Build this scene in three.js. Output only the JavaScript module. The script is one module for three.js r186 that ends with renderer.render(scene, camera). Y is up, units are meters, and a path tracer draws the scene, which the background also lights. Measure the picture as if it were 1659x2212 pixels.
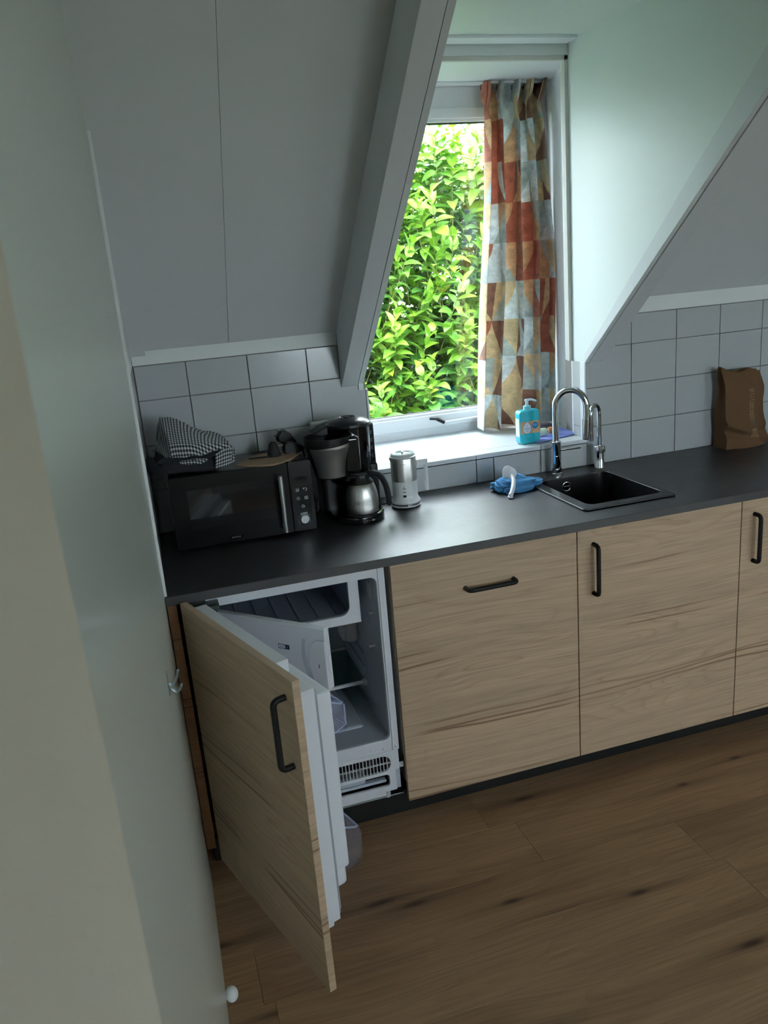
import * as THREE from 'three';
import { RoundedBoxGeometry } from 'three/addons/geometries/RoundedBoxGeometry.js';
import { mergeGeometries, mergeVertices, toCreasedNormals } from 'three/addons/utils/BufferGeometryUtils.js';

// ---------- camera, sky, exposure ----------
const scene = new THREE.Scene();
const camera = new THREE.PerspectiveCamera(64.161, 1659 / 2212, 0.02, 60);
camera.position.set(-1.1969, 1.6576, 2.1071);
camera.rotation.set(-0.28185, -0.27539, -0.08442, 'YXZ');
camera.focus = 2.9;
camera.userData.fStop = 9;
scene.background = new THREE.Color().setRGB(0.79, 0.92, 1.0);   // overcast sky
scene.backgroundIntensity = 18.5;
const renderer = new THREE.WebGLRenderer({ antialias: true });
renderer.toneMapping = THREE.LinearToneMapping;
renderer.toneMappingExposure = 1.0;
renderer.shadowMap.enabled = true;

// ---------- helpers ----------
const V3 = (x, y, z) => new THREE.Vector3(x, y, z);
function rng(seed) { let a = seed >>> 0; return () => { a = (a + 0x6d2b79f5) | 0; let t = Math.imul(a ^ (a >>> 15), 1 | a); t = (t + Math.imul(t ^ (t >>> 7), 61 | t)) ^ t; return ((t ^ (t >>> 14)) >>> 0) / 4294967296; }; }
const clamp = THREE.MathUtils.clamp, lerp = THREE.MathUtils.lerp;
const sstep = (a, b, x) => { const t = clamp((x - a) / (b - a), 0, 1); return t * t * (3 - 2 * t); };
const used = {};
function numbered(n) { const k = used[n] = (used[n] ?? -1) + 1; return k ? `${n}_${String(k).padStart(3, '0')}` : n; }
function tag(o, label, category, group) { o.userData.label = label; o.userData.category = category; if (group) o.userData.group = group; return o; }
function thing(name, label, category, pos = [0, 0, 0], turn = 0, group) {
  const o = new THREE.Group(); o.name = numbered(name); o.position.set(...pos); o.rotation.y = turn; scene.add(o);
  return tag(o, label, category, group);
}
function part(name, g, m, parent, label) { const o = new THREE.Mesh(g, m); o.name = numbered(name); (parent ?? scene).add(o); if (label) o.userData.label = label; return o; }
function single(name, g, m, label, category, group) { return tag(part(name, g, m), label, category, group); }
function struct(name, g, m) { const o = g ? new THREE.Mesh(g, m) : new THREE.Group(); o.name = name; o.userData.kind = 'structure'; scene.add(o); return o; }
// parts were built in world coordinates: move the thing's origin to its base and turn it about that base if wanted
function rebase(o, x, y, z) { o.position.set(x, y, z); for (const c of o.children) c.position.sub(V3(x, y, z)); return o; }

const clean = (g) => { let r = g.index ? g.toNonIndexed() : g.clone(); for (const k of Object.keys(r.attributes)) if (!['position', 'normal', 'uv'].includes(k)) r.deleteAttribute(k); if (!r.attributes.uv) r.setAttribute('uv', new THREE.BufferAttribute(new Float32Array(r.attributes.position.count * 2), 2)); if (!r.attributes.normal) r.computeVertexNormals(); r.morphAttributes = {}; r.clearGroups(); return r; };
const merge = (...l) => { const f = l.flat().map(clean); return f.length === 1 ? f[0] : mergeGeometries(f); };
// planar uv in metres by the face's main direction
function uvm(g, ou = 0, ov = 0, swap = false) {
  const r = g.index ? g.toNonIndexed() : g, p = r.attributes.position, n = p.count, uv = new Float32Array(n * 2);
  const a = V3(), b = V3(), c = V3();
  for (let i = 0; i < n; i += 3) {
    a.fromBufferAttribute(p, i); b.fromBufferAttribute(p, i + 1).sub(a); c.fromBufferAttribute(p, i + 2).sub(a);
    const m = b.cross(c), x = Math.abs(m.x), y = Math.abs(m.y), z = Math.abs(m.z);
    for (let k = i; k < i + 3; k++) {
      let u, v;
      if (x >= y && x >= z) { u = p.getZ(k); v = p.getY(k); } else if (y >= z) { u = p.getX(k); v = p.getZ(k); } else { u = p.getX(k); v = p.getY(k); }
      if (swap) [u, v] = [v, u];
      uv[2 * k] = u + ou; uv[2 * k + 1] = v + ov;
    }
  }
  r.setAttribute('uv', new THREE.BufferAttribute(uv, 2));
  return r;
}
function bx(x0, x1, y0, y1, z0, z1, r = 0, seg = 2) {
  const w = Math.abs(x1 - x0), h = Math.abs(y1 - y0), d = Math.abs(z1 - z0);
  const g = r > 0 ? new RoundedBoxGeometry(w, h, d, seg, Math.min(r, w / 2.01, h / 2.01, d / 2.01)) : new THREE.BoxGeometry(w, h, d);
  g.translate((x0 + x1) / 2, (y0 + y1) / 2, (z0 + z1) / 2);
  return uvm(g);
}
const shapeOf = (pts) => new THREE.Shape(pts.map((p) => new THREE.Vector2(p[0], p[1])));
function rrect(x0, x1, y0, y1, r) { const s = new THREE.Shape(); s.moveTo(x0 + r, y0); s.lineTo(x1 - r, y0); s.absarc(x1 - r, y0 + r, r, -Math.PI / 2, 0); s.lineTo(x1, y1 - r); s.absarc(x1 - r, y1 - r, r, 0, Math.PI / 2); s.lineTo(x0 + r, y1); s.absarc(x0 + r, y1 - r, r, Math.PI / 2, Math.PI); s.lineTo(x0, y0 + r); s.absarc(x0 + r, y0 + r, r, Math.PI, 1.5 * Math.PI); return s; }
// extrude a shape (in x, y) from z0 to z1
function ex(s, z0, z1, bevel = 0, seg = 2, curve = 8) {
  const g = new THREE.ExtrudeGeometry(s, { depth: z1 - z0 - 2 * bevel, bevelEnabled: bevel > 0, bevelThickness: bevel, bevelSize: bevel, bevelOffset: -bevel, bevelSegments: seg, curveSegments: curve });
  g.translate(0, 0, z0 + bevel); return g;
}
// polygon in (z, y) along x; polygon in (x, z) along y
function prismX(zy, x0, x1, bevel = 0) { const g = ex(shapeOf(zy.map(([z, y]) => [-z, y])), x0, x1, bevel); g.rotateY(Math.PI / 2); return uvm(g); }
function prismY(xz, y0, y1, bevel = 0) { const g = ex(shapeOf(xz.map(([x, z]) => [x, -z])), y0, y1, bevel); g.rotateX(-Math.PI / 2); return uvm(g); }
function tube(pts, r, seg = 24, rad = 10, closed = false) { return new THREE.TubeGeometry(new THREE.CatmullRomCurve3(pts.map((p) => V3(...p)), closed, 'catmullrom', 0.5), seg, r, rad, closed); }
function capTube(pts, r, seg = 24, rad = 12) { const a = V3(...pts[0]), b = V3(...pts[pts.length - 1]); const s = (c) => { const g = new THREE.SphereGeometry(r, rad, 8); g.translate(c.x, c.y, c.z); return g; }; return merge(tube(pts, r, seg, rad), s(a), s(b)); }
function rod(a, b, r, rad = 16, r2 = r) { const A = V3(...a), B = V3(...b), d = B.clone().sub(A), g = new THREE.CylinderGeometry(r2, r, d.length(), rad); g.applyQuaternion(new THREE.Quaternion().setFromUnitVectors(V3(0, 1, 0), d.clone().normalize())); const c = A.add(B).multiplyScalar(0.5); g.translate(c.x, c.y, c.z); return g; }
function lathe(pts, seg = 40, crease = 0.6) { const g = new THREE.LatheGeometry(pts.map((p) => new THREE.Vector2(Math.max(p[0], 0), p[1])), seg); return toCreasedNormals(g.toNonIndexed(), crease); }
const at = (g, x, y, z) => { g.translate(x, y, z); return g; };
function grid(nu, nv, f) {  // a sheet from f(u, v) -> [x, y, z, (u), (v)]
  const g = new THREE.BufferGeometry(), p = [], uv = [], ix = [];
  for (let j = 0; j <= nv; j++) for (let i = 0; i <= nu; i++) { const q = f(i / nu, j / nv); p.push(q[0], q[1], q[2]); uv.push(q[3] ?? i / nu, q[4] ?? j / nv); }
  for (let j = 0; j < nv; j++) for (let i = 0; i < nu; i++) { const a = j * (nu + 1) + i, b = a + 1, c = a + nu + 1, d = c + 1; ix.push(a, b, d, a, d, c); }
  g.setAttribute('position', new THREE.Float32BufferAttribute(p, 3)); g.setAttribute('uv', new THREE.Float32BufferAttribute(uv, 2)); g.setIndex(ix); g.computeVertexNormals(); return g;
}

// ---------- noise and textures ----------
const hsh = (x, y, s) => { let h = Math.imul(x, 374761393) + Math.imul(y, 668265263) + Math.imul(s, 1442695041); h = Math.imul(h ^ (h >>> 13), 1274126177); return ((h ^ (h >>> 16)) >>> 0) / 4294967296; };
function vn(x, y, px, py, s) {  // value noise, periodic in px, py
  const xi = Math.floor(x), yi = Math.floor(y), fx = x - xi, fy = y - yi, u = fx * fx * (3 - 2 * fx), v = fy * fy * (3 - 2 * fy);
  const m = (a, p) => ((a % p) + p) % p, x0 = m(xi, px), x1 = m(xi + 1, px), y0 = m(yi, py), y1 = m(yi + 1, py);
  return (hsh(x0, y0, s) * (1 - u) + hsh(x1, y0, s) * u) * (1 - v) + (hsh(x0, y1, s) * (1 - u) + hsh(x1, y1, s) * u) * v;
}
function fbm(u, v, fx, fy, oct, s) { let r = 0, a = 0.5, t = 0; for (let o = 0; o < oct; o++) { r += a * vn(u * fx, v * fy, fx, fy, s + o); t += a; a *= 0.5; fx *= 2; fy *= 2; } return r / t; }
function tex(w, h, fn, srgb = true, sx = 1, sy = 1) {
  const d = new Uint8Array(w * h * 4);
  for (let y = 0; y < h; y++) for (let x = 0; x < w; x++) { const c = fn(x / w, y / h), i = (y * w + x) * 4; if (typeof c === 'number') d[i] = d[i + 1] = d[i + 2] = clamp(c * 255, 0, 255); else { d[i] = clamp(c[0], 0, 255); d[i + 1] = clamp(c[1], 0, 255); d[i + 2] = clamp(c[2], 0, 255); } d[i + 3] = 255; }
  const t = new THREE.DataTexture(d, w, h, THREE.RGBAFormat); t.wrapS = t.wrapT = THREE.RepeatWrapping; t.magFilter = t.minFilter = THREE.LinearFilter; if (srgb) t.colorSpace = THREE.SRGBColorSpace; t.repeat.set(1 / sx, 1 / sy); t.needsUpdate = true; return t;
}
function canvasTex(w, h, draw, srgb = true) { const c = document.createElement('canvas'); c.width = w; c.height = h; const x = c.getContext('2d'); draw(x, w, h); const t = new THREE.CanvasTexture(c); t.magFilter = t.minFilter = THREE.LinearFilter; if (srgb) t.colorSpace = THREE.SRGBColorSpace; t.wrapS = t.wrapT = THREE.RepeatWrapping; return t; }
const mix3 = (a, b, t) => [a[0] + (b[0] - a[0]) * t, a[1] + (b[1] - a[1]) * t, a[2] + (b[2] - a[2]) * t];
const std = (o) => new THREE.MeshStandardMaterial(o), phy = (o) => new THREE.MeshPhysicalMaterial(o);

// pale ash laminate, 1.8 m x 0.9 m, grain along u
const ashFn = (u, v) => {
  const w = (fbm(u, v, 2, 3, 3, 11) - 0.5) * 0.055, vv = v + w + 0.006 * Math.sin(u * 6.283);
  const h = fbm(u, vv, 2, 7, 3, 23), c = (h * 17) % 1, ring = (Math.pow(c, 5) * 0.5 + Math.pow(1 - c, 14) * 0.25) * sstep(0.25, 0.75, fbm(u, v, 3, 5, 2, 91));
  const fib = fbm(u, vv, 14, 300, 2, 5) - 0.5, soft = fbm(u, vv, 3, 22, 3, 31) - 0.5;
  let s = 0; for (const [y0, k] of [[0.13, 1], [0.155, 0.7], [0.37, 1], [0.39, 0.9], [0.405, 0.5], [0.63, 0.9], [0.655, 0.7], [0.86, 0.8]]) { const d = Math.abs(vv - y0 + (fbm(u, v, 5, 2, 2, 71 + (y0 * 100 | 0)) - 0.5) * 0.03); s = Math.max(s, k * Math.exp(-d * d / 0.000009) * sstep(0.3, 0.62, fbm(u, vv, 6, 5, 2, 43))); }
  let col = mix3([186, 160, 132], [148, 119, 93], clamp(ring * (0.75 + soft) + 0.2 * soft, 0, 1));
  col = mix3(col, [122, 90, 68], clamp(s, 0, 1));
  const b = 1 + fib * 0.16 + soft * 0.14; return [col[0] * b, col[1] * b, col[2] * b];
};
const ashT = tex(2048, 1024, ashFn, true, 1.8, 0.9);
const ashBump = tex(1024, 1024, (u, v) => fbm(u, v, 8, 220, 2, 5), false, 0.9, 0.45);
// brown oak floor, 2.6 m x 1.3 m, grain along u
const floorT = tex(2048, 1024, (u, v) => {
  const w = (fbm(u, v, 3, 4, 3, 7) - 0.5) * 0.09, vv = v + w, c = (fbm(u, vv, 2, 9, 3, 19) * 15) % 1, fib = fbm(u, vv, 16, 260, 2, 3) - 0.5, pat = fbm(u, v, 4, 10, 4, 61);
  let k = 0; for (let i = 0; i < 22; i++) { const kx = hsh(i, 1, 9), ky = hsh(i, 2, 9), dx = Math.abs(u - kx), dy = Math.abs(v - ky); const e = (dx / (0.006 + 0.02 * hsh(i, 3, 9))) ** 2 + (dy / 0.006) ** 2; k = Math.max(k, Math.exp(-e) * 0.9 + 0.5 * Math.exp(-((dx / 0.07) ** 2 + (dy / 0.012) ** 2))); }
  let col = mix3([160, 127, 94], [122, 94, 68], clamp(Math.pow(c, 3) * 0.22 + sstep(0.35, 0.8, pat) * 0.65, 0, 1)); col = mix3(col, [66, 47, 33], clamp(k * 0.75, 0, 1));
  const b = 1 + fib * 0.2; return [col[0] * b, col[1] * b, col[2] * b];
}, true, 2.6, 1.3);
const stoneT = tex(1024, 1024, (u, v) => { const a = fbm(u, v, 5, 5, 5, 3), b = fbm(u, v, 40, 40, 2, 8), c = fbm(u, v, 14, 14, 4, 14); const k = 0.5 + (a - 0.5) * 0.8 + (c - 0.5) * 0.8 + (b - 0.5) * 0.3; return mix3([14, 15, 17], [46, 46, 50], clamp(k, 0, 1)); }, true, 0.8, 0.8);
const stoneR = tex(512, 512, (u, v) => 0.45 + 0.06 * (fbm(u, v, 14, 14, 4, 44) - 0.5) + 0.04 * (fbm(u, v, 60, 60, 2, 4) - 0.5), false, 0.8, 0.8);
const plasterB = tex(512, 512, (u, v) => 0.5 * fbm(u, v, 24, 24, 4, 2) + 0.5 * fbm(u, v, 6, 6, 3, 12), false, 0.5, 0.5);
const weaveB = tex(256, 256, (u, v) => 0.5 + 0.25 * Math.sin(u * 6.283 * 32) * (((v * 64) | 0) % 2 ? 1 : -1) + 0.25 * Math.sin(v * 6.283 * 32), false, 0.03, 0.03);
const brushB = tex(512, 64, (u, v) => fbm(u, v, 256, 2, 2, 6), false, 0.06, 1);

const M = {
  white: std({ color: 0xdfe3e2, roughness: 0.55, bumpMap: plasterB, bumpScale: 0.0006 }),
  ceil: std({ color: 0xdadddf, roughness: 0.5, bumpMap: plasterB, bumpScale: 0.0004 }),
  beam: std({ color: 0xd4d7da, roughness: 0.5, bumpMap: plasterB, bumpScale: 0.0006 }),
  cheek: std({ color: 0xdbe3e1, roughness: 0.45, bumpMap: plasterB, bumpScale: 0.0003 }),
  lining: std({ color: 0xe8ebef, roughness: 0.45 }),
  paintL: phy({ color: 0xdbe4db, roughness: 0.3, bumpMap: plasterB, bumpScale: 0.0004, clearcoat: 0.5, clearcoatRoughness: 0.12 }),
  beige: std({ color: 0xcbc3b0, roughness: 0.7, bumpMap: plasterB, bumpScale: 0.002 }),
  tile: std({ color: 0xb6babc, roughness: 0.16 }),
  tile2: std({ color: 0xb3b7ba, roughness: 0.18 }),
  grout: std({ color: 0x8f8a86, roughness: 0.9 }),
  seal: std({ color: 0xcfcdc8, roughness: 0.6 }),
  upvc: std({ color: 0xdfe3e6, roughness: 0.3 }),
  sill: std({ color: 0xcdd2d6, roughness: 0.25 }),
  rubber: std({ color: 0x14171a, roughness: 0.6 }),
  glass: phy({ color: 0xffffff, roughness: 0, transmission: 1, thickness: 0, ior: 1.5 }),
  ash: std({ map: ashT, roughness: 0.55, bumpMap: ashBump, bumpScale: 0.0002 }),
  ashEdge: std({ color: 0xc2a078, roughness: 0.6 }),
  chip: std({ color: 0x6a4a32, roughness: 0.9 }),
  floor: std({ map: floorT, roughness: 0.42, bumpMap: ashBump, bumpScale: 0.0002 }),
  gap: std({ color: 0x1c140e, roughness: 0.9 }),
  stone: phy({ map: stoneT, roughnessMap: stoneR, roughness: 0.95, ior: 1.85 }),
  stoneEdge: std({ map: stoneT, roughness: 0.5 }),
  black: std({ color: 0x0b0b0c, roughness: 0.45 }),
  blackMat: std({ color: 0x161617, roughness: 0.75 }),
  blackGloss: phy({ color: 0x060607, roughness: 0.12, clearcoat: 0.6, clearcoatRoughness: 0.05 }),
  handle: std({ color: 0x0a0a0b, roughness: 0.55, metalness: 0.3 }),
  chrome: std({ color: 0xdfe2e6, roughness: 0.06, metalness: 1 }),
  steel: std({ color: 0xcfcdca, roughness: 0.34, metalness: 1, bumpMap: brushB, bumpScale: 0.00008 }),
  zinc: std({ color: 0x9aa3a6, roughness: 0.3, metalness: 1 }),
  fridge: std({ color: 0xd9dce2, roughness: 0.35 }),
  fridgeIn: std({ color: 0xb9c0ca, roughness: 0.4 }),
  ice: std({ color: 0x8d96a6, roughness: 0.45 }),
  clear: phy({ color: 0xf2f5ff, roughness: 0.05, transmission: 1, thickness: 0, ior: 1.5 }),
  shelfGlass: phy({ color: 0xb9d0cc, roughness: 0.04, transmission: 0.9, thickness: 0, ior: 1.5 }),
  carcass: std({ color: 0xb8b8b4, roughness: 0.6 }),
  plasticW: std({ color: 0xe4e6e8, roughness: 0.35 }),
};

// ---------- the room ----------
const HC = 0.894, ZB = -0.605, TX = 0.1964, TY = 0.1468, XL = -1.0461, XR = 0.5851;
const wallX = (z) => -1.2205 - 0.0185 * z;               // face of the left wall
const slL = (z) => 1.488 + 0.9 * (z - ZB), slR = (z) => 1.5 + 0.85 * (z - ZB);   // sloped ceilings
const bmL = (z) => 1.3 + 0.886 * (z - ZB), bmR = (z) => 1.281 + 0.836 * (z - ZB); // undersides of the beams
const HCEIL = 2.55;
{
  const fl = struct('floor', bx(-3.4, 4.6, -0.15, -0.012, -0.75, 4.5), M.gap), r = rng(5), pw = 0.19, pl = 1.285;
  const keep = [];
  for (let k = 0; k < 26; k++) {
    const z0 = -0.085 - 0.19 + k * pw + 0.012, off = [0.164 - pl * 2, -0.286 - pl * 2, 0.42 - pl * 2][((k % 3) + 3) % 3] + (r() - 0.5) * 0.2;
    const row = k === 2 ? -0.30 - 3 * pl : k === 4 ? 0.168 - 3 * pl : off - pl;
    for (let i = 0; i < 8; i++) {
      const x0 = Math.max(row + i * pl, -3.3), x1 = Math.min(row + (i + 1) * pl, 4.4); if (x1 - x0 < 0.03) continue;
      if (x1 < -1.22 && z0 + pw < 1.6) continue;
      const g = bx(Math.max(x0, z0 < 1.6 ? -1.26 : -3.3) + 0.0003, x1 - 0.0003, -0.012, 0, z0 + 0.0003, z0 + pw - 0.0003, 0.0012, 1), uv = g.attributes.uv, du = r() * 2.6, dv = r() * 1.3;
      for (let q = 0; q < uv.count; q++) uv.setXY(q, uv.getX(q) + du, uv.getY(q) + dv);
      keep.push(g);
    }
  }
  for (const g of keep) part('plank', g, M.floor, fl);
}
// left wall: a long face, slightly out of square with the kitchen, and its plastered end turned to the room
{
  const g = prismY([[wallX(1.65), 1.65], [wallX(0.02), 0.02], [-1.5, 0.02], [-1.5, 1.65]], -0.05, HCEIL + 0.1);
  struct('wall_left', g, M.paintL);
  // plaster coat of the end face with an uneven edge
  const s = new THREE.Shape(); s.moveTo(-3.3, -0.05); const n = 44;
  for (let i = 0; i <= n; i++) { const y = -0.05 + (HCEIL + 0.15) * i / n; s.lineTo(wallX(1.65) + 0.0012 + 0.006 * (fbm(0.37, i / n, 3, 13, 3, 9) - 0.5), y); }
  s.lineTo(-3.3, HCEIL + 0.1);
  struct('wall_entry', merge(uvm(ex(s, 1.65, 1.6515)), bx(-3.3, -1.5, -0.05, HCEIL + 0.1, 1.45, 1.65)), M.beige);
  struct('trim_1', merge(rod([wallX(0) + 0.0005, HC + 0.001, 0.008], [wallX(0) + 0.0025, 2.02, 0.008], 0.0065, 10)), M.white);   // corner bead
  const niche = struct('wall_side', prismY([[wallX(0.02) - 0.008, 0.02], [wallX(ZB) - 0.008, ZB - 0.02], [-1.5, ZB - 0.02], [-1.5, 0.02]], -0.05, 2.3), M.grout);
  for (let j = 0; j < 4; j++) for (let i = 0; i < 3; i++) {
    const y0 = HC + j * TY + 0.001, y1 = j === 3 ? 1.444 : HC + (j + 1) * TY - 0.001, z1 = 0 - 0.008 - i * 0.1985, z0 = z1 - 0.1965;
    part('tile', prismY([[wallX(z1), z1], [wallX(z0), z0], [wallX(z0) - 0.0078, z0], [wallX(z1) - 0.0078, z1]], y0, y1), M.tile, niche);
  }
  part('plaster_strip', prismY([[wallX(0.0), 0.0], [wallX(ZB), ZB + 0.001], [wallX(ZB) - 0.0078, ZB + 0.001], [wallX(0) - 0.0078, 0]], 1.446, 2.05), M.white, niche);
}
// knee wall with tiles
{
  const wb = struct('wall_back', merge(bx(-1.5, -0.4575, -0.05, 1.62, -0.76, -0.6115), bx(0.3935, 4.6, -0.05, 1.62, -0.76, -0.6115), bx(-0.4575, 0.3935, -0.05, 0.975, -0.76, -0.6115)), M.grout);
  const t = (x0, x1, y0, y1, m) => part('tile', bx(x0 + 0.0013, x1 - 0.0013, y0 + 0.0013, y1 - 0.0013, -0.6125, ZB, 0.0015, 1), m, wb);
  const r = rng(3), rows = [[HC, HC + TY], [HC + TY, HC + 2 * TY], [HC + 2 * TY, HC + 3 * TY], [HC + 3 * TY, 1.444]];
  for (const [j, [y0, y1]] of rows.entries()) {
    t(-1.2075, XL, y0, y1, M.tile2);
    for (let i = 0; i < 3; i++) { const x0 = XL + i * TX, x1 = i === 2 ? (j < 3 ? -0.4585 : -0.545) : XL + (i + 1) * TX; const m = r() > 0.5 ? M.tile : M.tile2; if (i === 2 && j === 2) part('tile', uvm(ex(shapeOf([[x0 + 0.0013, y0 + 0.0013], [-0.4598, y0 + 0.0013], [-0.4598, 1.2865], [-0.47, 1.2865], [-0.47, y1 - 0.0013], [x0 + 0.0013, y1 - 0.0013]]), -0.6125, ZB, 0.001, 1)), m, wb); else t(x0, x1, y0, y1, m); }
    for (let i = -1; i < 7; i++) { const x0 = i < 0 ? 0.3925 : XR + i * TX, x1 = XR + (i + 1) * TX; t(i < 0 && j > 1 ? 0.405 : x0, x1, y0, y1, r() > 0.5 ? M.tile : M.tile2); if (i < 0 && j === 2) t(0.3925, 0.408, y0, 1.285, M.tile); }
  }
  for (const [x0, x1] of [[-0.4575, -0.26], [-0.26, -0.0645], [-0.0645, 0.005], [0.005, 0.197], [0.197, 0.3925]]) t(x0, x1, HC, 0.981, M.tile);
  // painted boards over the tiles, below the slope
  struct('trim_2', bx(-1.2085, -0.545, 1.4455, 1.498, -0.63, ZB + 0.0005, 0.001, 1), M.white);
  struct('trim_3', bx(0.462, 4.4, 1.4455, 1.51, -0.63, ZB + 0.0005, 0.001, 1), M.white);
  // white edge profiles on the tiled corners of the window recess
  struct('trim_4', merge(bx(-0.4583, -0.4515, 0.981, 1.287, -0.64, ZB + 0.0015, 0.0015), bx(0.3855, 0.3925, 0.981, 1.287, -0.64, ZB + 0.0015, 0.0015)), M.upvc);
}
// sloped ceilings, their boards, the flat ceiling and the dormer's ceiling
{
  const c = struct('ceiling');
  const zt = (f, k) => ZB + (HCEIL + 0.02 - f(ZB)) / k;
  const slab = (f, k, x0, x1, lift, th) => prismX([[ZB - 0.14, f(ZB - 0.14) + lift], [zt(f, k), f(zt(f, k)) + lift], [zt(f, k), f(zt(f, k)) + lift + th], [ZB - 0.14, f(ZB - 0.14) + lift + th]], x0, x1);
  part('ceiling_slab', slab(slL, 0.9, -1.5, -0.46, 0.012, 0.12), M.gap, c);
  part('ceiling_slab', slab(slR, 0.85, 0.39, 4.6, 0.012, 0.12), M.gap, c);
  for (const [x0, x1] of [[-1.25, -0.8855], [-0.8845, -0.48]]) { const g = slab(slL, 0.9, x0, x1, 0, 0.012), p = g.attributes.position; for (let i = 0; i < p.count; i++) if (Math.abs(p.getX(i) + 0.885) < 0.01) p.setX(i, p.getX(i) - 0.016 - 0.03 * (p.getZ(i) - ZB)); part('ceiling_panel', g, M.ceil, c); }
  for (const [x0, x1] of [[0.4, 1.1195], [1.1205, 2.3395], [2.3405, 4.45]]) part('ceiling_panel', slab(slR, 0.85, x0, x1, 0, 0.012), M.ceil, c);
  part('cover_strip', prismX([[ZB + 0.002, slL(ZB) - 0.014], [0.55, slL(0.55) - 0.014], [0.55, slL(0.55)], [ZB + 0.002, slL(ZB)]], -1.24, -1.164), M.ceil, c);
  part('ceiling_flat', bx(-3.4, 4.6, HCEIL, HCEIL + 0.15, 0.5, 4.4), M.white, c);
  part('dormer_ceiling', bx(-0.56, 0.56, 2.37, 2.62, -0.72, 0.86), M.cheek, c);
  part('lath', bx(-0.45, 0.372, 2.360, 2.3705, -0.668, -0.598, 0.002), M.lining, c);
  struct('trim_5', bx(-0.455, 0.388, 2.331, 2.3705, -0.715, -0.69, 0.0015), M.white);   // head board of the recess
}
// beams either side of the dormer, with the edges of the cheek panels beside them
{
  const bm = (f, k, x0, x1, up, e) => prismX([[ZB - 0.002, f(ZB) + e], [ZB + (2.6 - f(ZB)) / k, 2.6 + e], [ZB + (2.6 - f(ZB)) / k - 0.18, 2.6], [ZB - 0.002, f(ZB) + up]], x0, x1, 0.0012);
  const b1 = struct('trim_6'); part('beam', bm(bmL, 0.886, -0.5435, -0.487, 0.21, 0), M.beam, b1); part('panel_edge', bm(bmL, 0.886, -0.4845, -0.466, 0.035, 0.003), M.beam, b1);
  const b2 = struct('trim_7'); part('beam', bm(bmR, 0.836, 0.4065, 0.47, 0.24, 0), M.beam, b2); part('panel_edge', bm(bmR, 0.836, 0.3875, 0.404, 0.035, 0.003), M.beam, b2);
  struct('trim_8', merge(prismX([[ZB + 0.02, bmL(ZB + 0.02) + 0.012], [0.9, bmL(0.9) + 0.012], [0.9, bmL(0.9) + 0.05], [ZB + 0.02, bmL(ZB) + 0.06]], -0.489, -0.483), prismX([[ZB + 0.02, bmR(ZB + 0.02) + 0.012], [0.9, bmR(0.9) + 0.012], [0.9, bmR(0.9) + 0.05], [ZB + 0.02, bmR(ZB) + 0.06]], 0.402, 0.408)), M.gap);
}
// dormer cheeks, window recess, sill
{
  const poly = (f, k) => [[-0.75, 1.2865], [-0.6, 1.2865], [-0.6, f(-0.6) + 0.004], [ZB + (2.55 - f(ZB)) / k, 2.554], [-0.75, 2.554]];
  struct('wall_dormer_right', prismX(poly(bmR, 0.836), 0.3885, 0.4035), M.cheek);
  struct('wall_dormer_left', prismX(poly(bmL, 0.886), -0.4845, -0.4665), M.cheek);
  const side = struct('wall_reveal', merge(
    prismY([[0.388, -0.696], [0.502, -1.065], [0.62, -1.065], [0.62, -0.696]], 0.9, 2.5), prismY([[-0.455, -0.696], [-0.62, -0.696], [-0.62, -1.065], [-0.502, -1.065]], 0.9, 2.5),
    bx(-0.6, 0.6, 2.318, 2.5, -1.065, -0.696)), M.lining);
  part('lining_edge', merge(bx(0.374, 0.3885, 1.287, 2.331, -0.712, -0.694, 0.001, 1), bx(-0.455, 0.3885, 2.317, 2.331, -0.712, -0.694, 0.001, 1)), M.seal, side, 'front edge of the white recess lining');
  for (const [y0, y1] of [[1.0005, 1.0405], [1.0415, 1.187], [1.188, 1.2865]]) for (const s of [1, -1]) part('tile', s > 0 ? bx(0.3862, 0.3925, y0, y1, -0.6945, -0.6415, 0.001, 1) : bx(-0.4583, -0.452, y0, y1, -0.6945, -0.6415, 0.001, 1), M.tile, side);
  part('recess_block', merge(bx(0.393, 0.62, 0.9, 1.3, -0.71, -0.62), bx(-0.62, -0.459, 0.9, 1.3, -0.71, -0.62)), M.grout, side);
  const sill = struct('trim_9', prismY([[-0.4515, -0.6715], [0.3855, -0.6715], [0.3875, -0.696], [0.501, -1.064], [-0.501, -1.064], [-0.4545, -0.696]], 0.96, 0.9998), M.sill);
  for (const [x0, x1] of [[-0.4575, -0.2605], [-0.2595, -0.0655], [-0.0645, 0.1965], [0.1975, 0.392]]) part('sill_tile', bx(x0, x1, 0.983, 1.0, -0.671, -0.6005, 0.003), M.sill, sill);
  struct('wall_window', merge(bx(-0.62, 0.62, 0.3, 0.985, -1.25, -1.064), bx(-0.62, 0.62, 2.335, 2.65, -1.25, -1.064), bx(-0.66, -0.505, 0.3, 2.65, -1.25, -1.064), bx(0.505, 0.66, 0.3, 2.65, -1.25, -1.064), bx(-0.62, 0.62, 0.3, 0.955, -1.07, -0.75)), M.white);
}
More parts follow.
